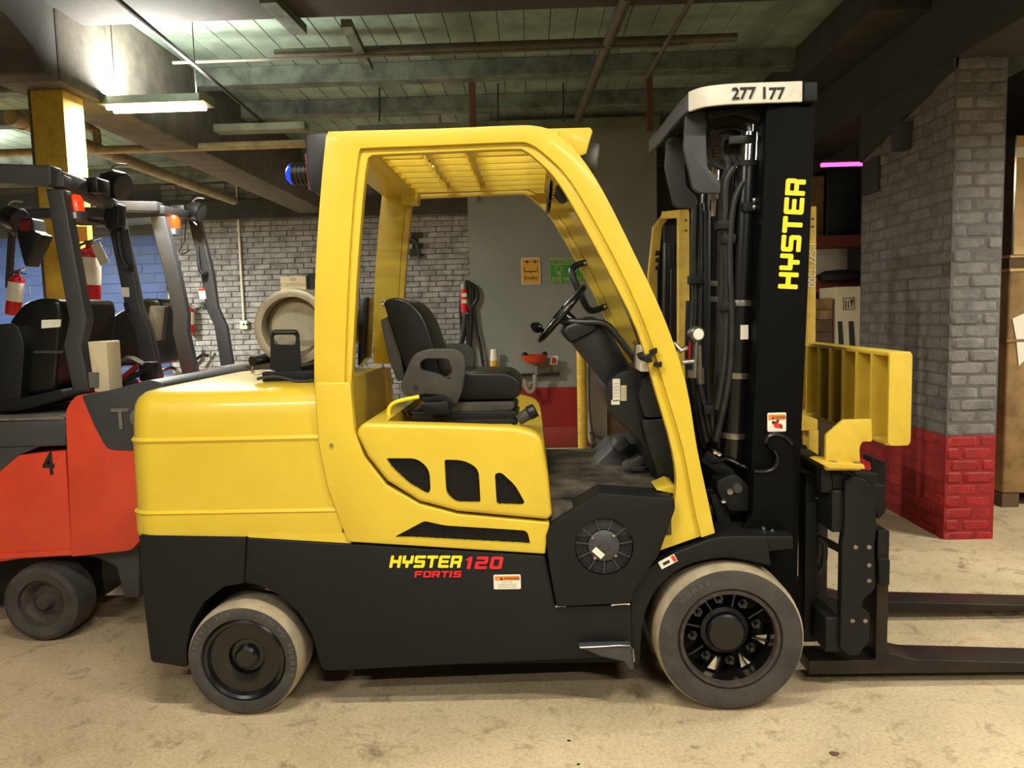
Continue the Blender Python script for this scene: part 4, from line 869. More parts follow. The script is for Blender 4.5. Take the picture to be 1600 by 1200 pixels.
# ================================================================== RED TRUCKS ON THE LEFT
def beacon(parent, px, py, Y, s):
    c = P(px, py, Y); b = M().cyl(c, c + Vector((0, 0, .05 * s)), .052 * s, n=20).build('beacon_base', 'truck_grey', parent)
    M().lathe([(.045 * s, .05 * s), (.043 * s, .11 * s), (.03 * s, .14 * s), (0, .15 * s)], c, (0, 0, 1), 20).build('beacon_lens', 'beacon', b)
    q = M().box(c.x - .025 * s, c.x + .03 * s, Y - .056 * s, Y - .05 * s, c.z + .006, c.z + .042 * s).build('beacon_label', 'white', b)
def lamp(parent, px, py, Y, s, d=(1, -.12, -.35)):
    c = P(px, py, Y); l = M().lathe([(0, -.06 * s), (.04 * s, -.055 * s), (.06 * s, -.02 * s), (.062 * s, .04 * s), (.055 * s, .045 * s)], c, d, 24).build('work_lamp', 'black_plastic', parent)
    M().lathe([(.055 * s, .044 * s), (0, .05 * s)], c, d, 24).build('lens', 'lens', l)
    M().tube([c + Vector((0, 0, -.09 * s)), c + Vector((-.05 * s, 0, -.02)), c + Vector((0, -.01, .075 * s)), c + Vector((.06 * s, 0, .08 * s))], .006 * s, 8).build('lamp_bracket', 'steel', l)
def post(parent, pts, Y, wpx, wd, name='guard_post'):
    A = [(x - wpx / 2, y) for x, y in pts]; B = [(x + wpx / 2, y) for x, y in pts]
    return M().strip(xz(A, Y), xz(B, Y), Y, Y + wd).build(name, 'truck_grey', parent, bevel=.008, ang=40)
def seat(parent, pts, Y0, Y1, Yr, bev=.03): return M().prism(xz(fil(pts, 8, 5), Yr), Y0, Y1).build('seat_backrest', 'black_vinyl', parent, bevel=bev, seg=4)
g1 = PZ(66, 1004, 0); TY = g1.y
RT = thing('red_forklift', 'red and grey forklift numbered 4 parked beside the yellow forklift', 'forklift', (g1.x, TY + .55, 0), group='red forklifts')
rw1 = .185; cx1 = P(62, 945, TY).x
for yy, sg in ((TY, 1), (TY + 1.05, -1)):
    M().lathe([(.11, .03), (.112, .01), (rw1 - .03, 0), (rw1 - .008, .01), (rw1, .04), (rw1, .15), (rw1 - .02, .17), (.1, .17)], (cx1, yy, rw1), (0, sg, 0), 48).build('tyre', 'rubber_dusty' if 'rubber_dusty' in MATS else 'rubber', RT)
    M().lathe([(0, .025), (.03, .02), (.045, .05), (.07, .06), (.095, .03), (.11, .028), (.115, .12)], (cx1, yy, rw1), (0, sg, 0), 40).build('wheel_disc', 'rust_rim', RT)
T1 = TY + .03; T2 = TY + 1.02
ob = plate([(-260, 740, 0), (102, 704, 4), (112, 860, 2), (0, 878, 4), (-260, 900, 0)], T1, T2, 3).build('side_cover', 'orange', RT, bevel=.01)
cwt = fil([(102, 640, 14), (118, 618, 12), (135, 616, 6), (150, 660, 6), (168, 700, 16), (230, 704, 2), (232, 830, 4), (205, 860, 6), (112, 870, 2)], 6)
M().prism(xz(cwt, T1 - .02), T1 - .02, T2 + .02).build('counterweight', 'orange', RT, bevel=.03, seg=4)
tp = fil([(132, 617, 4), (180, 608, 6), (240, 592, 10), (262, 600, 10), (262, 704, 4), (172, 702, 12), (152, 665, 10)], 5)
M().prism(xz(tp, T1 + .0), T1 - .024, T2 + .024).build('counterweight_top', 'truck_grey', RT, bevel=.02, seg=3)
plate([(-260, 668), (103, 656), (103, 697), (-260, 705)], T1 - .006, T2).build('hood_side', 'truck_grey', RT, bevel=.008)
plate([(-260, 705), (60, 698), (28, 712), (-10, 745), (-260, 800)], T1 - .004, T1 + .05).build('hood_flare', 'truck_grey', RT, bevel=.003)
p = P(100, 656, T1); M().box(P(-260, 668, T1).x, p.x, T1, T2, p.z, p.z + .012).build('hood_top', 'truck_grey_top', RT, bevel=.004)
plate([(-260, 878), (112, 860), (112, 868), (-260, 888)], T1 - .012, T1 + .02).build('sill', 'orange', RT, bevel=.002)
plate([(112, 868), (218, 845), (218, 935), (195, 935), (180, 885), (150, 872)], T1 + .06, T2).build('chassis_rear', 'truck_grey', RT, bevel=.01)
q = P(-260, 900, T1); M().box(q.x, P(110, 870, T1).x, T1 + .25, T2 - .25, .12, P(0, 872, T1).z).build('chassis', 'black', RT)
text('TO', P(176, 670, T1 - .026), .135, 'truck_grey_top', RT, name='raised_letters', ex=.004, bold=.002)
text('4', P(68, 741, T1 - .001), .15, 'ink', RT, name='stencil_digit', bold=.003, sx=.75)
# rear guard posts, roof, lamps
A1, B1 = TY + .16, TY + .92
post(RT, [(84, 295), (108, 430), (121, 500), (112, 540), (127, 612)], A1, 27, .07)
post(RT, [(176, 330), (199, 440), (207, 480), (222, 515), (238, 596)], B1, 24, .06)
M().bar(P(-160, 268, A1), P(88, 276, A1), .09, .09).bar(P(84, 278, A1), P(126, 292, A1 + .25), .07, .07).bar(P(-160, 338, B1), P(178, 332, B1), .06, .06).bar(P(88, 282, A1), P(176, 322, B1), .07, .06).build('guard_roof_frame', 'truck_grey', RT, bevel=.008)
for k in range(4): M().bar(P(-120, 272, A1 + .15 + k * .18), P(84, 284, A1 + .15 + k * .18), .02, .05).build('roof_bar', 'truck_grey', RT)
beacon(RT, 120, 345, A1 + .1, .85); lamp(RT, 180, 288, B1 - .1, 1.25); lamp(RT, 20, 340, A1 + .4, 1.0)
M().box(P(125, 290, A1 + .3).x, P(156, 290, A1 + .3).x, A1 + .28, A1 + .4, P(140, 302, A1 + .3).z, P(140, 278, A1 + .3).z).build('buzzer', 'black_plastic', RT, bevel=.01)
M().box(P(108, 346, A1 + .2).x, P(150, 346, A1 + .2).x, A1 + .12, A1 + .3, P(120, 349, A1 + .2).z, P(120, 343, A1 + .2).z).build('beacon_shelf', 'black', RT)
plate([(165, 315, 4), (186, 318, 4), (185, 352, 4), (172, 362, 5), (160, 350, 4)], B1 - .08, B1, 4).build('guard_node', 'black_plastic', RT, bevel=.006)
M().tube([P(184, 362, B1 - .02), P(190, 400, B1 - .03), P(200, 418, B1 - .03), P(206, 416, B1)], .014).build('grab_handle', 'black_plastic', RT)
plate([(182, 362), (200, 358), (210, 425), (196, 425)], B1 - .004, B1).build('handle_plate', 'truck_grey', RT)
plate([(189, 449), (201, 449), (202, 464), (191, 464)], B1 - .004, B1).build('decal', 'white', RT); M().tube([P(196, 474, B1), P(200, 490, B1 - .02)], .012, sm=1).build('latch', 'black_plastic', RT)
plate([(26, 342, 4), (50, 340, 4), (54, 362, 4), (66, 366, 6), (40, 420, 8), (34, 400, 6), (27, 370, 4)], A1 + .4, A1 + .5, 5).build('mirror_housing', 'black_plastic', RT, bevel=.008)
plate([(30, 346), (48, 344), (46, 360), (31, 361)], A1 + .394, A1 + .4).build('lamp_lens', 'tail_red', RT)
s_ = seat(RT, [(22, 505, 10), (45, 474, 14), (70, 466, 8), (102, 467, 10), (106, 490, 8), (100, 560, 6), (96, 612, 10), (30, 618, 10)], TY + .25, TY + .75, TY + .3)
plate([(66, 500, 1), (96, 499, 1), (95, 511, 1), (66, 513, 1)], TY + .244, TY + .25, Yr=TY + .25).build('seat_label', 'white_dirty', RT)
plate([(52, 548, 2), (98, 548, 2), (98, 552, 2), (52, 552, 2)], TY + .242, TY + .25).build('seat_seam', 'grey_plastic', RT)
plate([(-40, 508, 10), (26, 505, 10), (38, 540, 10), (30, 640, 6), (-40, 640, 4)], TY + .2, TY + .8, 8).build('seat_side', 'black_plastic', RT, bevel=.03)
plate([(-10, 632, 4), (95, 608, 5), (104, 622, 4), (40, 640, 4), (-10, 645, 4)], TY + .15, TY + .85, 4).build('seat_base', 'black', RT, bevel=.01)
tbx = plate([(137, 534, 2), (166, 533, 3), (171, 614, 3), (148, 612, 1)], A1 - .02, A1 + .1, 2).build('document_tube', 'beige', RT, bevel=.008)
plate([(138, 582), (153, 582), (153, 605), (140, 606)], A1 - .03, A1 - .02).build('tube_bracket', 'mesh_grey', RT)
for pts, m in (([(172, 604), (195, 588), (215, 572)], 'dark_red'), ([(182, 604), (205, 590), (225, 580)], 'hose'), ([(170, 585), (190, 568), (212, 566)], 'hose'), ([(176, 580), (200, 560), (225, 570)], 'steel')): M().tube([P(a, c, TY + .7) for a, c in pts], .016).build('battery_cable', m, RT)
plate([(216, 566, 3), (238, 566, 3), (240, 596, 3), (218, 596, 3)], TY + .72, TY + .8, 3).build('connector', 'black_plastic', RT, bevel=.004)
# second truck behind
U = 2.75; V = 3.6
RU = thing('red_forklift', 'second red and grey forklift, parked behind the yellow column', 'forklift', (P(250, 560, U).x, U + .45, 0), group='red forklifts')
post(RU, [(245, 338), (268, 430), (281, 490), (281, 520), (297, 592)], U, 23, .07)
post(RU, [(303, 345), (323, 430), (330, 480), (344, 510), (356, 585)], V, 19, .06)
M().bar(P(150, 322, U), P(250, 324, U), .09, .07).bar(P(250, 328, U), P(305, 338, V), .06, .06).bar(P(150, 350, V), P(306, 340, V), .05, .05).build('guard_roof_frame', 'truck_grey', RU, bevel=.006)
beacon(RU, 273, 368, U + .15, 1.0); lamp(RU, 306, 330, V - .2, 1.2)
M().box(P(272, 326, V - .2).x, P(292, 326, V - .2).x, V - .25, V - .1, P(280, 338, V - .2).z, P(280, 321, V - .2).z).build('buzzer', 'black_plastic', RU, bevel=.01)
M().tube([P(290, 345, V), P(288, 375, V), P(280, 392, V - .05), P(286, 397, V - .05), P(296, 391, V)], .006).build('beacon_wire', 'hose', RU)
plate([(306, 380), (317, 378), (328, 430), (316, 430)], V - .004, V).build('handle_plate', 'truck_grey', RU)
M().tube([P(308, 385, V - .02), P(312, 420, V - .05), P(320, 430, V - .04), P(323, 426, V)], .014).build('grab_handle', 'black_plastic', RU)
plate([(310, 452), (320, 452), (322, 467), (312, 468)], V - .004, V).build('decal', 'white', RU); plate([(310, 451), (320, 451), (320, 454), (310, 454)], V - .006, V - .003).build('decal_band', 'red_label', RU)
M().tube([P(317, 472, V - .01), P(320, 484, V - .02)], .012, sm=1).build('latch', 'black_plastic', RU)
seat(RU, [(172, 505, 10), (185, 490, 12), (214, 476, 12), (228, 466, 12), (252, 468, 10), (260, 482, 8), (252, 530, 6), (246, 570, 6), (190, 572, 10), (178, 535, 10)], U + .15, U + .6, U + .2)
plate([(234, 478, 3), (258, 478, 3), (252, 532, 3), (228, 534, 3)], U + .09, U + .15, 3).build('document_pocket', 'pipe_dark', RU, bevel=.004)
cu2 = fil([(232, 590, 8), (300, 592, 4), (342, 572, 6), (358, 572, 6), (362, 600, 4), (362, 760, 4), (232, 760, 4)], 4)
M().prism(xz(cu2, U - .1), U - .1, V + .15).build('counterweight_top', 'truck_grey_top', RU, bevel=.02)
plate([(271, 602, 4), (274, 588, 6), (288, 585, 6), (293, 602, 4)], U - .14, U - .02, 4).build('counterweight_tip', 'orange', RU, bevel=.01)
x0 = P(60, 640, U).x; x1_ = P(355, 640, U).x
M().box(x0, x1_, U - .1, V + .15, .14, P(200, 600, U).z - .05).build('body', 'orange', RU, bevel=.02)
for xx in (x0 + .3, x1_ - .4):
    for yy, sg in ((U - .1, 1), (V + .15, -1)): M().lathe([(0, 0), (.17, 0), (.19, .02), (.19, .15), (0, .15)], (xx, yy + sg * -.0, .19), (0, sg, 0), 28).build('wheel', 'rubber', RU)
for pts, m in (([(248, 582), (270, 575), (285, 590)], 'steel'), ([(255, 590), (280, 586), (296, 592)], 'white_dirty'), ([(296, 570), (315, 555), (325, 556)], 'hose'), ([(318, 547), (316, 562), (304, 575)], 'steel'), ([(322, 574), (336, 552)], 'steel'), ([(300, 588), (318, 580), (340, 582)], 'dark_red')): M().tube([P(a, c, V - .3) for a, c in pts], .014).build('battery_cable', m, RU)
# ================================================================== YELLOW TRUCK BEHIND THE MAST
YT = thing('background_forklift', 'yellow forklift frame with scuffed posts standing behind the black mast', 'forklift', (P(1170, 600, 2.1).x, 2.4, 0))
post_y = lambda pts, Y, wpx, wd: M().strip(xz([(x - wpx / 2, y) for x, y in pts], Y), xz([(x + wpx / 2, y) for x, y in pts], Y), Y, Y + wd).build('guard_post', 'yellow_old', YT, bevel=.006)
post_y([(1069, 330), (1069, 600), (1062, 850)], 2.05, 17, .07)
post_y([(1028, 352), (1020, 430), (1016, 600), (1016, 800)], 2.7, 14, .06)
M().bar(P(1069, 334, 2.08), P(1040, 336, 2.7), .06, .05).bar(P(1042, 334, 2.72), P(1026, 356, 2.72), .05, .05).build('guard_top', 'yellow_old', YT, bevel=.006)
post_y([(1269, 322), (1267, 600), (1266, 640)], 2.05, 14, .08)
pl = P(1264, 665, 2.05); M().box(P(1240, 665, 2.05).x, P(1276, 665, 2.05).x, 2.03, 2.15, P(1260, 672, 2.05).z, P(1260, 640, 2.05).z).box(P(1262, 700, 2.05).x, P(1277, 700, 2.05).x, 2.03, 2.15, P(1260, 725, 2.05).z, P(1260, 672, 2.05).z).build('post_bracket', 'yellow_old', YT, bevel=.004)
for y in (342, 354): M().cyl(P(1270, y, 2.05), P(1270, y, 2.04), .006).build('post_bolt', 'ink', YT)
for y in (344, 360): M().cyl(P(1072, y, 2.05), P(1072, y, 2.04), .006).build('post_bolt', 'ink', YT)
uz_ = (P(1269, 380, 2.05) - P(1267, 450, 2.05)).normalized(); text('1 S77 T300', P(1265, 378, 2.045), .06, 'white', YT, ux=-uz_, uz=Vector((uz_.z, 0, -uz_.x)), name='chalk_marking')
M().cyl(P(1046, 380, 2.5), P(1044, 640, 2.5), .045).cyl(P(1052, 420, 2.4), P(1050, 640, 2.4), .02).build('lift_cylinder', 'black_gloss', YT)
M().box(P(1036, 360, 2.6).x, P(1060, 360, 2.6).x, 2.55, 2.6, 0.5, P(1046, 352, 2.6).z).build('mast_rail', 'black', YT, bevel=.004)
for k, yy in enumerate((392, 403, 415)): plate([(1025, yy), (1031, yy), (1030, yy + 7), (1024, yy + 7)], 2.694, 2.7).build('pictogram', 'ink', YT)
M().box(P(1010, 700, 2.1).x, P(1280, 700, 2.1).x, 2.05, 2.9, .13, .62).build('body', 'black', YT, bevel=.03)
for xx in (P(1040, 700, 2.1).x, P(1250, 700, 2.1).x):
    for yy, sg in ((2.05, 1), (2.9, -1)): M().lathe([(0, 0), (.17, 0), (.19, .02), (.19, .15), (0, .15)], (xx, yy, .19), (0, sg, 0), 28).build('wheel', 'rubber', YT)
# ================================================================== THINGS ON THE WALLS
def extinguisher(px, ytop, ybot, wpx, Y, label, tagged=False, lean=0.0):
    a, b = P(px, ybot, Y), P(px + lean, ytop, Y); h = (b - a).length; r_ = (P(px + wpx / 2, ybot, Y).x - a.x); d = (b - a).normalized()
    t = thing('fire_extinguisher', label, 'fire extinguisher', a, group='fire extinguishers')
    M().lathe([(0, 0), (r_ * .9, .0), (r_, h * .03), (r_, h * .74), (r_ * .75, h * .82), (r_ * .3, h * .86), (r_ * .28, h * .9), (0, h * .9)], a, d, 28).build('cylinder', 'red', t)
    M().lathe([(r_ * 1.01, h * .3), (r_ * 1.015, h * .31), (r_ * 1.015, h * .7), (r_ * 1.01, h * .71)], a, d, 28).build('label_wrap', 'white', t)
    c = a + d * h * .9; M().box(c.x - r_ * .3, c.x + r_ * .35, c.y - r_ * .3, c.y + r_ * .3, c.z, c.z + h * .06).build('valve', 'steel', t)
    M().bar(c + Vector((-r_ * .2, 0, h * .05)), c + Vector((r_ * 1.2, 0, h * .1)), r_ * .3, .006).bar(c + Vector((-r_ * .2, 0, h * .03)), c + Vector((r_ * 1.3, 0, -h * .02)), r_ * .3, .006).build('handle', 'chrome', t)
    M().tube([c + Vector((-r_ * .3, 0, h * .03)), c + Vector((-r_ * 1.2, 0, -h * .05)), c + Vector((-r_ * 1.35, 0, -h * .3)), c + Vector((-r_ * 1.1, 0, -h * .5))], r_ * .12).build('hose', 'hose', t)
    if tagged: M().bar(c + Vector((r_ * .9, -r_ * .5, 0)), c + Vector((r_ * 1.7, -r_ * .6, -h * .3)), r_ * .9, .002, up=(0, 1, 0)).build('inspection_tag', 'white', t)
    return t
extinguisher(139, 372, 476, 33, YC - .1, 'red extinguisher with a paper tag strapped to the yellow column', True)
extinguisher(20, 420, 492, 22, TY + 1.2, 'red extinguisher in a pale sleeve above the seat of truck 4', lean=8)
extinguisher(297, 474, 521, 12, YW - .1, 'small red extinguisher hanging on the grey brick wall')
p = P(131, 358, YC - .01); q = P(108, 380, YC - .01)
M().box(P(116, 358, YC).x, P(139, 378, YC).x, YC - .012, YC - .004, P(125, 378, YC).z, P(125, 354, YC).z).build('bracket_board', 'sign_yellow', None, label='small yellow board with a green mark on the column above the extinguisher', cat='board')
M().tube([P(367, 250, YW - .03), P(381, 500, YW - .03)], .016, sm=1).build('conduit', 'white_dirty', None, label='white conduit running down the grey brick wall to a socket', cat='conduit')
t = thing('wall_socket', 'white socket box on the brick wall at the foot of the conduit', 'socket', P(383, 514, YW - .03))
p, q = P(377, 501, YW), P(389, 514, YW); M().box(p.x, q.x, YW - .06, YW - .01, q.z, p.z).build('box', 'white_dirty', t, bevel=.006)
for xx in (381, 386): M().cyl(P(xx, 507, YW - .065), P(xx, 507, YW - .055), .016, n=12).build('outlet', 'ink', t)
t = thing('paper_sign', 'cream handwritten air compressor room sign on the brick wall', 'sign', P(459, 458, YW - .03))
p, q = P(438, 432, YW - .03), P(479, 460, YW - .03); M().box(p.x, q.x, YW - .035, YW - .012, q.z, p.z).build('sheet', 'beige', t)
for i, s in enumerate(('AIR', 'COMPRESSOR', 'ROOM')): text(s, ((p.x + q.x) / 2, YW - .036, p.z - .07 - i * .075), .07, 'ink_grey', t, align='CENTER', ex=.001, sx=.8)
# eye wash corner
def signboard(name, x0, y0, x1, y1, m, border, label):
    p, q = P(x0, y0, YP), P(x1, y1, YP); t = thing(name, label, 'sign', (0.5 * (p.x + q.x), YP - .02, q.z))
    M().prism(fil([(p.x, q.z), (q.x, q.z), (q.x, p.z), (p.x, p.z)], .02), YP - .016, YP - .012).build('border', border, t)
    M().prism(fil([(p.x + .008, q.z + .008), (q.x - .008, q.z + .008), (q.x - .008, p.z - .008), (p.x + .008, p.z - .008)], .02), YP - .018, YP - .015).build('panel', m, t)
    return t, p, q
t, p, q = signboard('instruction_sign', 814, 403, 845, 444, 'sign_yellow', 'white_dirty', 'yellow sign with two eyes and a nozzle drawing above the eye wash')
w_, h_ = q.x - p.x, p.z - q.z; yy = YP - .02
for sx_ in (.3, .72):
    e = Vector((p.x + w_ * sx_, yy, p.z - h_ * .17)); M().lathe([(0, 0), (.012, 0), (.012, .003), (0, .003)], e, (0, 1, 0), 14).build('eye', 'ink', t)
    M().tube([e + Vector((-.035, 0, 0)), e + Vector((0, 0, .014)), e + Vector((.035, 0, 0))], .003, 6).build('brow', 'ink', t)
M().tube([(p.x + w_ * .16, yy, p.z - h_ * .38), (p.x + w_ * .16, yy, p.z - h_ * .52), (p.x + w_ * .84, yy, p.z - h_ * .52), (p.x + w_ * .84, yy, p.z - h_ * .38)], .005, 6, sm=1).tube([(p.x + w_ * .5, yy, p.z - h_ * .52), (p.x + w_ * .5, yy, p.z - h_ * .6)], .004, 6, sm=1).build('nozzle_drawing', 'ink', t)
text('Bradley', ((p.x + q.x) / 2, yy, p.z - h_ * .82), h_ * .2, 'ink', t, align='CENTER', ex=.001, sx=.85)
t, p, q = signboard('eye_wash_sign', 858, 403, 912, 442, 'sign_green', 'sign_border', 'green emergency eye wash sign with pale lettering')
w_, h_ = q.x - p.x, p.z - q.z
M().box(p.x + .012, q.x - .012, YP - .0195, YP - .0175, p.z - h_ * .28, p.z - .012).build('top_band', 'sign_border', t)
text('EMERGENCY', ((p.x + q.x) / 2, YP - .021, p.z - h_ * .25), h_ * .22, 'sign_green', t, align='CENTER', ex=.001, bold=.002)
text('EYE WASH', ((p.x + q.x) / 2, YP - .021, p.z - h_ * .92), h_ * .24, 'sign_border', t, align='CENTER', ex=.001, bold=.002)
for sx_ in (.27, .73): M().lathe([(.028, 0), (.036, 0), (.036, .002), (.028, .002)], (p.x + w_ * sx_, YP - .0195, p.z - h_ * .43), (0, 1, 0), 18).build('eye', 'sign_border', t)
M().bar((p.x + w_ * .22, YP - .019, p.z - h_ * .58), (p.x + w_ * .34, YP - .019, p.z - h_ * .66), .03, .002, up=(0, 1, 0)).build('spray', 'sign_border', t)
c = P(835, 568, YP - .22)
EW = thing('eye_wash_basin', 'orange eye wash basin with a drain trap on the grey partition', 'eye wash', (c.x, YP - .2, P(825, 612, YP - .2).z))
M().lathe([(.0, .0), (.06, .0), (.12, .04), (.15, .09), (.158, .095), (.145, .092), (.11, .05), (0, .02)], c, (0, 0, 1), 32).build('bowl', 'basin', EW)
for s in (-.1, .11): M().lathe([(0, 0), (.03, 0), (.03, .02), (.015, .035), (0, .035)], c + Vector((s, 0, .09)), (0, 0, 1), 16).build('spray_head', 'ink', EW)
M().tube([c + Vector((.03, 0, 0)), c + Vector((.03, 0, -.12))], .024, sm=1).build('tailpiece', 'mesh_grey', EW)
M().tube([P(836, 585, YP - .2), P(836, 600, YP - .2), P(833, 610, YP - .2), P(827, 612, YP - .2), P(822, 606, YP - .2), P(821, 598, YP - .18), P(819, 594, YP - .1)], .024).build('drain_trap', 'pvc', EW)
p, q = P(788, 566, YP), P(874, 586, YP); M().box(p.x, q.x, YP - .03, YP, q.z, p.z).build('mounting_board', 'wall_grey', EW)
M().box(p.x + .1, q.x, YP - .1, YP - .03, q.z, q.z + .03).build('support_ledge', 'ink', EW)
M().tube([P(842, 575, YP - .1), P(858, 570, YP - .08), P(862, 585, YP - .06)], .012).build('supply_pipe', 'copper', EW)
t = thing('instruction_tag', 'white tag with a red figure beside the eye wash basin', 'tag', P(866, 570, YP - .12)); plate([(861, 556), (872, 556), (871, 570), (859, 570)], YP - .12, YP - .115).build('card', 'white', t); plate([(863, 559), (869, 559), (869, 568), (862, 568)], YP - .122, YP - .12, 1).build('figure', 'red_label', t)
c = P(772, 580, YP - .15); t = thing('spray_can', 'yellow can with a white cap standing behind the seat by the partition', 'can', c)
M().cyl(c, P(772, 563, YP - .15), .043).build('body', 'sign_yellow', t); M().lathe([(.043, 0), (.04, .05), (.034, .12), (0, .125)], P(772, 563, YP - .15), (0, 0, 1), 20).build('cap', 'white', t)
zs = c.z; M().box(c.x - .25, c.x + .12, YP - .3, YP, zs - .02, zs).build('wall_shelf', 'mesh_grey', None, label='narrow grey shelf on the partition under the spray can', cat='shelf')
# hoist handset with hoses
HS = thing('hose_reel_gun', 'red handset with white labels hanging among black hoses on the partition corner', 'handset', P(725, 560, YP - .1))
M().cyl(P(726, 488, YP - .1), P(725, 452, YP - .1), .04, n=20).build('handset_body', 'red', HS); M().cyl(P(725, 452, YP - .1), P(725, 444, YP - .1), .036, n=20).build('handset_cap', 'steel', HS)
for y in (458, 468): M().box(P(721, y, YP - .14).x, P(729, y, YP - .14).x, YP - .145, YP - .139, P(725, y + 6, YP - .14).z, P(725, y, YP - .14).z).build('label', 'white', HS)
for pts, r_ in (([(727, 440), (742, 448), (746, 465), (738, 478), (730, 486)], .022), ([(733, 444), (736, 480), (735, 520), (733, 575)], .025), ([(738, 450), (742, 500), (750, 540), (757, 582)], .018), ([(722, 450), (719, 480), (721, 520), (718, 545)], .018), ([(728, 490), (724, 520), (720, 536)], .034), ([(730, 490), (732, 530), (736, 570)], .028)): M().tube([P(a, b_, YP - .08) for a, b_ in pts], r_).build('hose', 'hose', HS)
c = P(742, 306, YP - .03); t = thing('junction_box', 'small grey box with a cable on the partition corner', 'box', c - Vector((0, 0, .06))); M().box(c.x - .035, c.x + .035, YP - .06, YP, c.z - .06, c.z + .06).build('box', 'wall_grey', t, bevel=.005); M().cyl(c + Vector((0, 0, .06)), c + Vector((0, 0, .4)), .008).build('cable', 'wall_grey', t)
# folding scissor gate
SG = thing('scissor_gate', 'pale folding scissor gate behind the driver seat', 'gate', (P(620, 600, 5.0).x, 5.0, 0))
gx0, gx1 = P(598, 600, 5.0).x, P(632, 600, 5.0).x; gt = P(632, 448, 5.0).z
M().box(gx1 - .02, gx1 + .02, 4.98, 5.02, 0, gt).build('end_post', 'mesh_grey', SG); M().box(gx0 - .24, gx0 - .2, 4.98, 5.02, 0, gt).build('end_post', 'mesh_grey', SG)
k = 0.1
while k < gt - .3:
    M().bar((gx0 - .22, 4.97, k), (gx1, 4.97, k + .34), .004, .022, up=(0, 1, 0)).build('lattice_bar', 'cabinet', SG); M().bar((gx0 - .22, 5.03, k + .34), (gx1, 5.03, k), .004, .022, up=(0, 1, 0)).build('lattice_bar', 'cabinet', SG); k += .2
# bollard and cabinet
g = Vector((P(911, 708, 5.0).x, 5.0, 0)); t = thing('bollard', 'yellow pipe bollard on a base plate in front of the grey cabinet', 'bollard', g)
M().cyl(g, Vector((g.x, g.y, P(911, 520, g.y).z)), .05, n=24).build('pipe', 'yellow_old', t); M().box(g.x - .16, g.x + .16, g.y - .12, g.y + .12, 0, .012).build('base_plate', 'wood_dark', t)
g = Vector((P(940, 694, 5.15).x, 5.15, 0)); t = thing('electrical_cabinet', 'beige cabinet with hanging cables behind the yellow bollard', 'cabinet', (g.x + .1, g.y + .3, 0))
M().box(P(921, 650, g.y).x, P(949, 650, g.y).x, g.y, g.y + .5, .12, P(930, 540, g.y).z).build('body', 'cabinet', t, bevel=.01); M().box(P(921, 650, g.y).x + .03, P(949, 650, g.y).x + .5, g.y + .05, g.y + .45, 0, .12).build('plinth', 'ink', t)
M().box(P(949, 650, g.y).x + .004, P(949, 650, g.y).x + .5, g.y + .04, g.y + .5, .12, P(930, 500, g.y).z).build('side_unit', 'wood_dark', t, bevel=.01)
M().tube([P(920, 560, g.y - .03), P(921, 640, g.y - .03), P(928, 690, g.y - .03), P(934, 700, g.y - .03)], .012).tube([P(921, 676, g.y - .03), P(950, 690, g.y - .03)], .01, sm=1).build('cable', 'mesh_grey', t)
# ================================================================== RIGHT BACKGROUND: stacked crates and rack
gy = Y0 + .75; xk = P(1572, 600, gy).x
t = thing('cardboard_drum_box', 'large stained brown carton standing behind the brick pier', 'carton', (xk + .5, gy + .45, 0))
ztop = P(1585, 424, gy).z
M().box(xk, xk + 1.0, gy, gy + .9, .1, ztop).build('carton_body', 'kraft', t, bevel=.02); M().box(xk - .01, xk + 1.01, gy - .01, gy + .91, ztop - .5, ztop - .48).build('strap', 'kraft', t)
for k in range(3): M().box(xk + k * .44, xk + k * .44 + .12, gy, gy + .9, 0, .1).build('pallet_runner', 'wood_dark', t)
plate([(1582, 498), (1604, 488), (1604, 560), (1592, 572), (1588, 530)], gy - .008, gy - .004).build('paper_sheet', 'white', t)
z2 = P(1585, 398, gy).z; t = thing('crate_pallet', 'wooden pallet between the brown carton and the plywood crate', 'pallet', (xk + .5, gy + .45, ztop))
M().box(xk, xk + 1.0, gy, gy + .9, z2 - .02, z2).box(xk, xk + 1.0, gy, gy + .9, ztop, ztop + .02).build('deck', 'plywood', t)
for k in range(3): M().box(xk + k * .44, xk + k * .44 + .12, gy + .01, gy + .89, ztop + .02, z2 - .02).build('runner', 'wood_dark', t)
z3 = P(1580, 212, gy).z; t = thing('plywood_crate', 'pale plywood crate with steel edges on top of the pallet', 'crate', (xk + .5, gy + .45, z2))
M().box(xk + .012, xk + 1.0, gy, gy + .9, z2, z3).build('panel', 'plywood', t, bevel=.004); M().box(xk, xk + .012, gy - .012, gy + .1, z2, z3).build('edge_strip', 'chrome', t)
p, q = P(1588, 230, gy), P(1604, 246, gy); M().box(p.x, q.x, gy - .006, gy, q.z, p.z).build('label', 'white', t)
M().box(xk + .012, xk + 1.0, gy - .015, gy, z2, z2 + .06).build('batten', 'plywood', t)
YR = 4.6
RK = thing('storage_rack', 'red steel storage rack beyond the brick pier', 'rack', (P(1330, 600, YR).x, YR + .6, 0))
xr0, xr1 = P(1255, 400, YR).x, P(1345, 400, YR).x + .5
zs1 = P(1310, 368, YR).z; zs2 = P(1310, 438, YR).z; zs3 = P(1310, 545, YR).z
for z in (zs1, zs2): M().box(xr0, xr1, YR - .03, YR + .03, z - .11, z).build('beam', 'red_steel', RK); M().box(xr0, xr1, YR, YR + 1.0, z - .03, z - .0).build('shelf_board', 'wood_dark', RK)
for x in (xr0, xr1): M().box(x - .04, x + .04, YR - .03, YR + .05, 0, 2.9).box(x - .04, x + .04, YR + .95, YR + 1.03, 0, 2.9).build('upright', 'red_steel', RK)
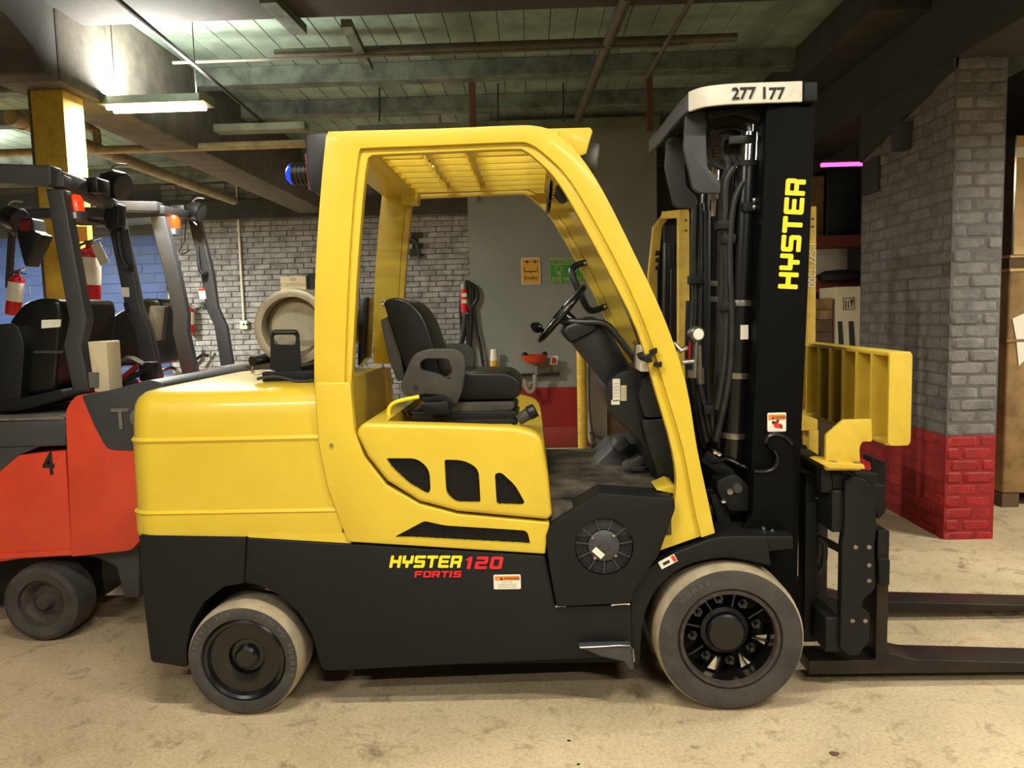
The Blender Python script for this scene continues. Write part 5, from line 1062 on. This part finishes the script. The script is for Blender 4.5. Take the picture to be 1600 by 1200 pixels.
M().box(xr0, xr1, YR, YR + 1.0, .5, .54).build('shelf_board', 'wood_dark', RK)
p, q = P(1290, 262, YR + .3), P(1341, 330, YR + .3)
plate([(8, 440), (30, 436), (30, 446), (8, 450)], TY + 1.246, TY + 1.3).build('extinguisher_bracket', 'truck_grey', RT)
M().bar(P(14, 440, TY + 1.3), P(20, 345, TY + 1.3), .03, .03).bar(P(20, 345, TY + 1.3), P(20, 338, B1), .03, .03).build('bracket_arm', 'truck_grey', RT)
def boxthing(name, m, x0, x1, Y, d, z0, z1, label, cat): return M().box(x0, x1, Y, Y + d, z0, z1).build(name, m, None, label=label, cat=cat, bevel=.008)
boxthing('speaker_box', 'black_plastic', p.x, q.x, YR + .25, .4, zs1, p.z, 'black box on the top shelf of the red rack', 'box')
boxthing('brown_carton', 'kraft', P(1262, 300, YR + .3).x, p.x - .01, YR + .3, .5, zs1, P(1270, 275, YR + .3).z, 'brown carton beside the black box on the top shelf', 'carton')
boxthing('white_carton', 'white', P(1284, 400, YR).x, P(1342, 400, YR).x, YR + .26, .5, zs2, P(1310, 375, YR).z - .06, 'white strapped box on the middle shelf of the red rack', 'box')
M().lathe([(0, 0), (.2, 0), (.22, .05), (.15, .09), (0, .1)], (P(1310, 430, YR + .06).x, YR + .0, zs2), (0, 0, 1), 20).build('black_sack', 'ink', None, label='crumpled black sack lying before the white box', cat='sack')
yk = YR - .55; pz = P(1322, 448, yk).z; bx0, bx1 = P(1306, 500, yk).x, P(1343, 500, yk).x + .3
t = thing('marked_crate', 'pale crate with arrow and glass symbols and black stripes', 'crate', ((bx0 + bx1) / 2, yk + .2, 0))
M().box(bx0, bx1, yk, yk + .4, 0, pz).build('panel', 'beige', t, bevel=.006)
for a in ((1309, 502, 1317, 545), (1326, 502, 1335, 545)): plate([(a[0], a[1]), (a[2] - 1, a[1]), (a[2] + 2, a[3]), (a[0] + 2, a[3])], yk - .003, yk).build('stripe', 'ink', t)
M().tube([P(1318, 466, yk - .003), P(1335, 465, yk - .003), P(1335, 483, yk - .003), P(1318, 484, yk - .003)], .004, 5, True, 1).build('symbol_frame', 'ink', t)
for x in (1321, 1325): plate([(x, 470), (x + 1.5, 470), (x + 1.5, 482), (x, 482)], yk - .003, yk).build('arrow_symbol', 'ink', t)
plate([(1328, 468), (1334, 468), (1332, 475), (1331.5, 481), (1330.5, 481), (1330, 475)], yk - .003, yk).build('glass_symbol', 'ink', t)
for k, (x0_, y0_, y1_) in enumerate(((1278, 520, 545), (1282, 500, 520), (1292, 484, 500), (1298, 466, 484))):
    za, zb_ = P(1290, y1_, yk).z, P(1290, y0_, yk).z
    if k == 0: za = 0
    boxthing('wood_block', 'wood_dark' if k < 2 else 'kraft', P(x0_, 500, yk).x, bx0 - .02, yk + .02, .35, za + .001, zb_, ('dark timber block at the foot of the stack by the marked crate', 'dark timber block second up in the stack by the marked crate', 'light timber block third up in the stack by the marked crate', 'light timber block on top of the stack by the marked crate')[k], 'timber')
# small scraps lying on the floor
for (px, py, r_, lb) in ((1303, 1178, .022, 'dark leaf scrap lying on the floor before the fork'), (889, 1158, .008, 'small dark chip on the floor before the drive wheel'), (904, 1195, .006, 'tiny black crumb on the floor before the chassis')):
    g = PZ(px, py, 0); pts = []
    for k in range(9):
        a = k * 2 * math.pi / 9; q = r_ * (.55 + .45 * random.random()); pts.append((g.x + math.cos(a) * q, g.y + math.sin(a) * q * .7))
    M().prism(pts, 0.0005, .004, 'z').build('floor_scrap', 'wood_dark' if r_ > .01 else 'ink', None, label=lb, cat='scrap')
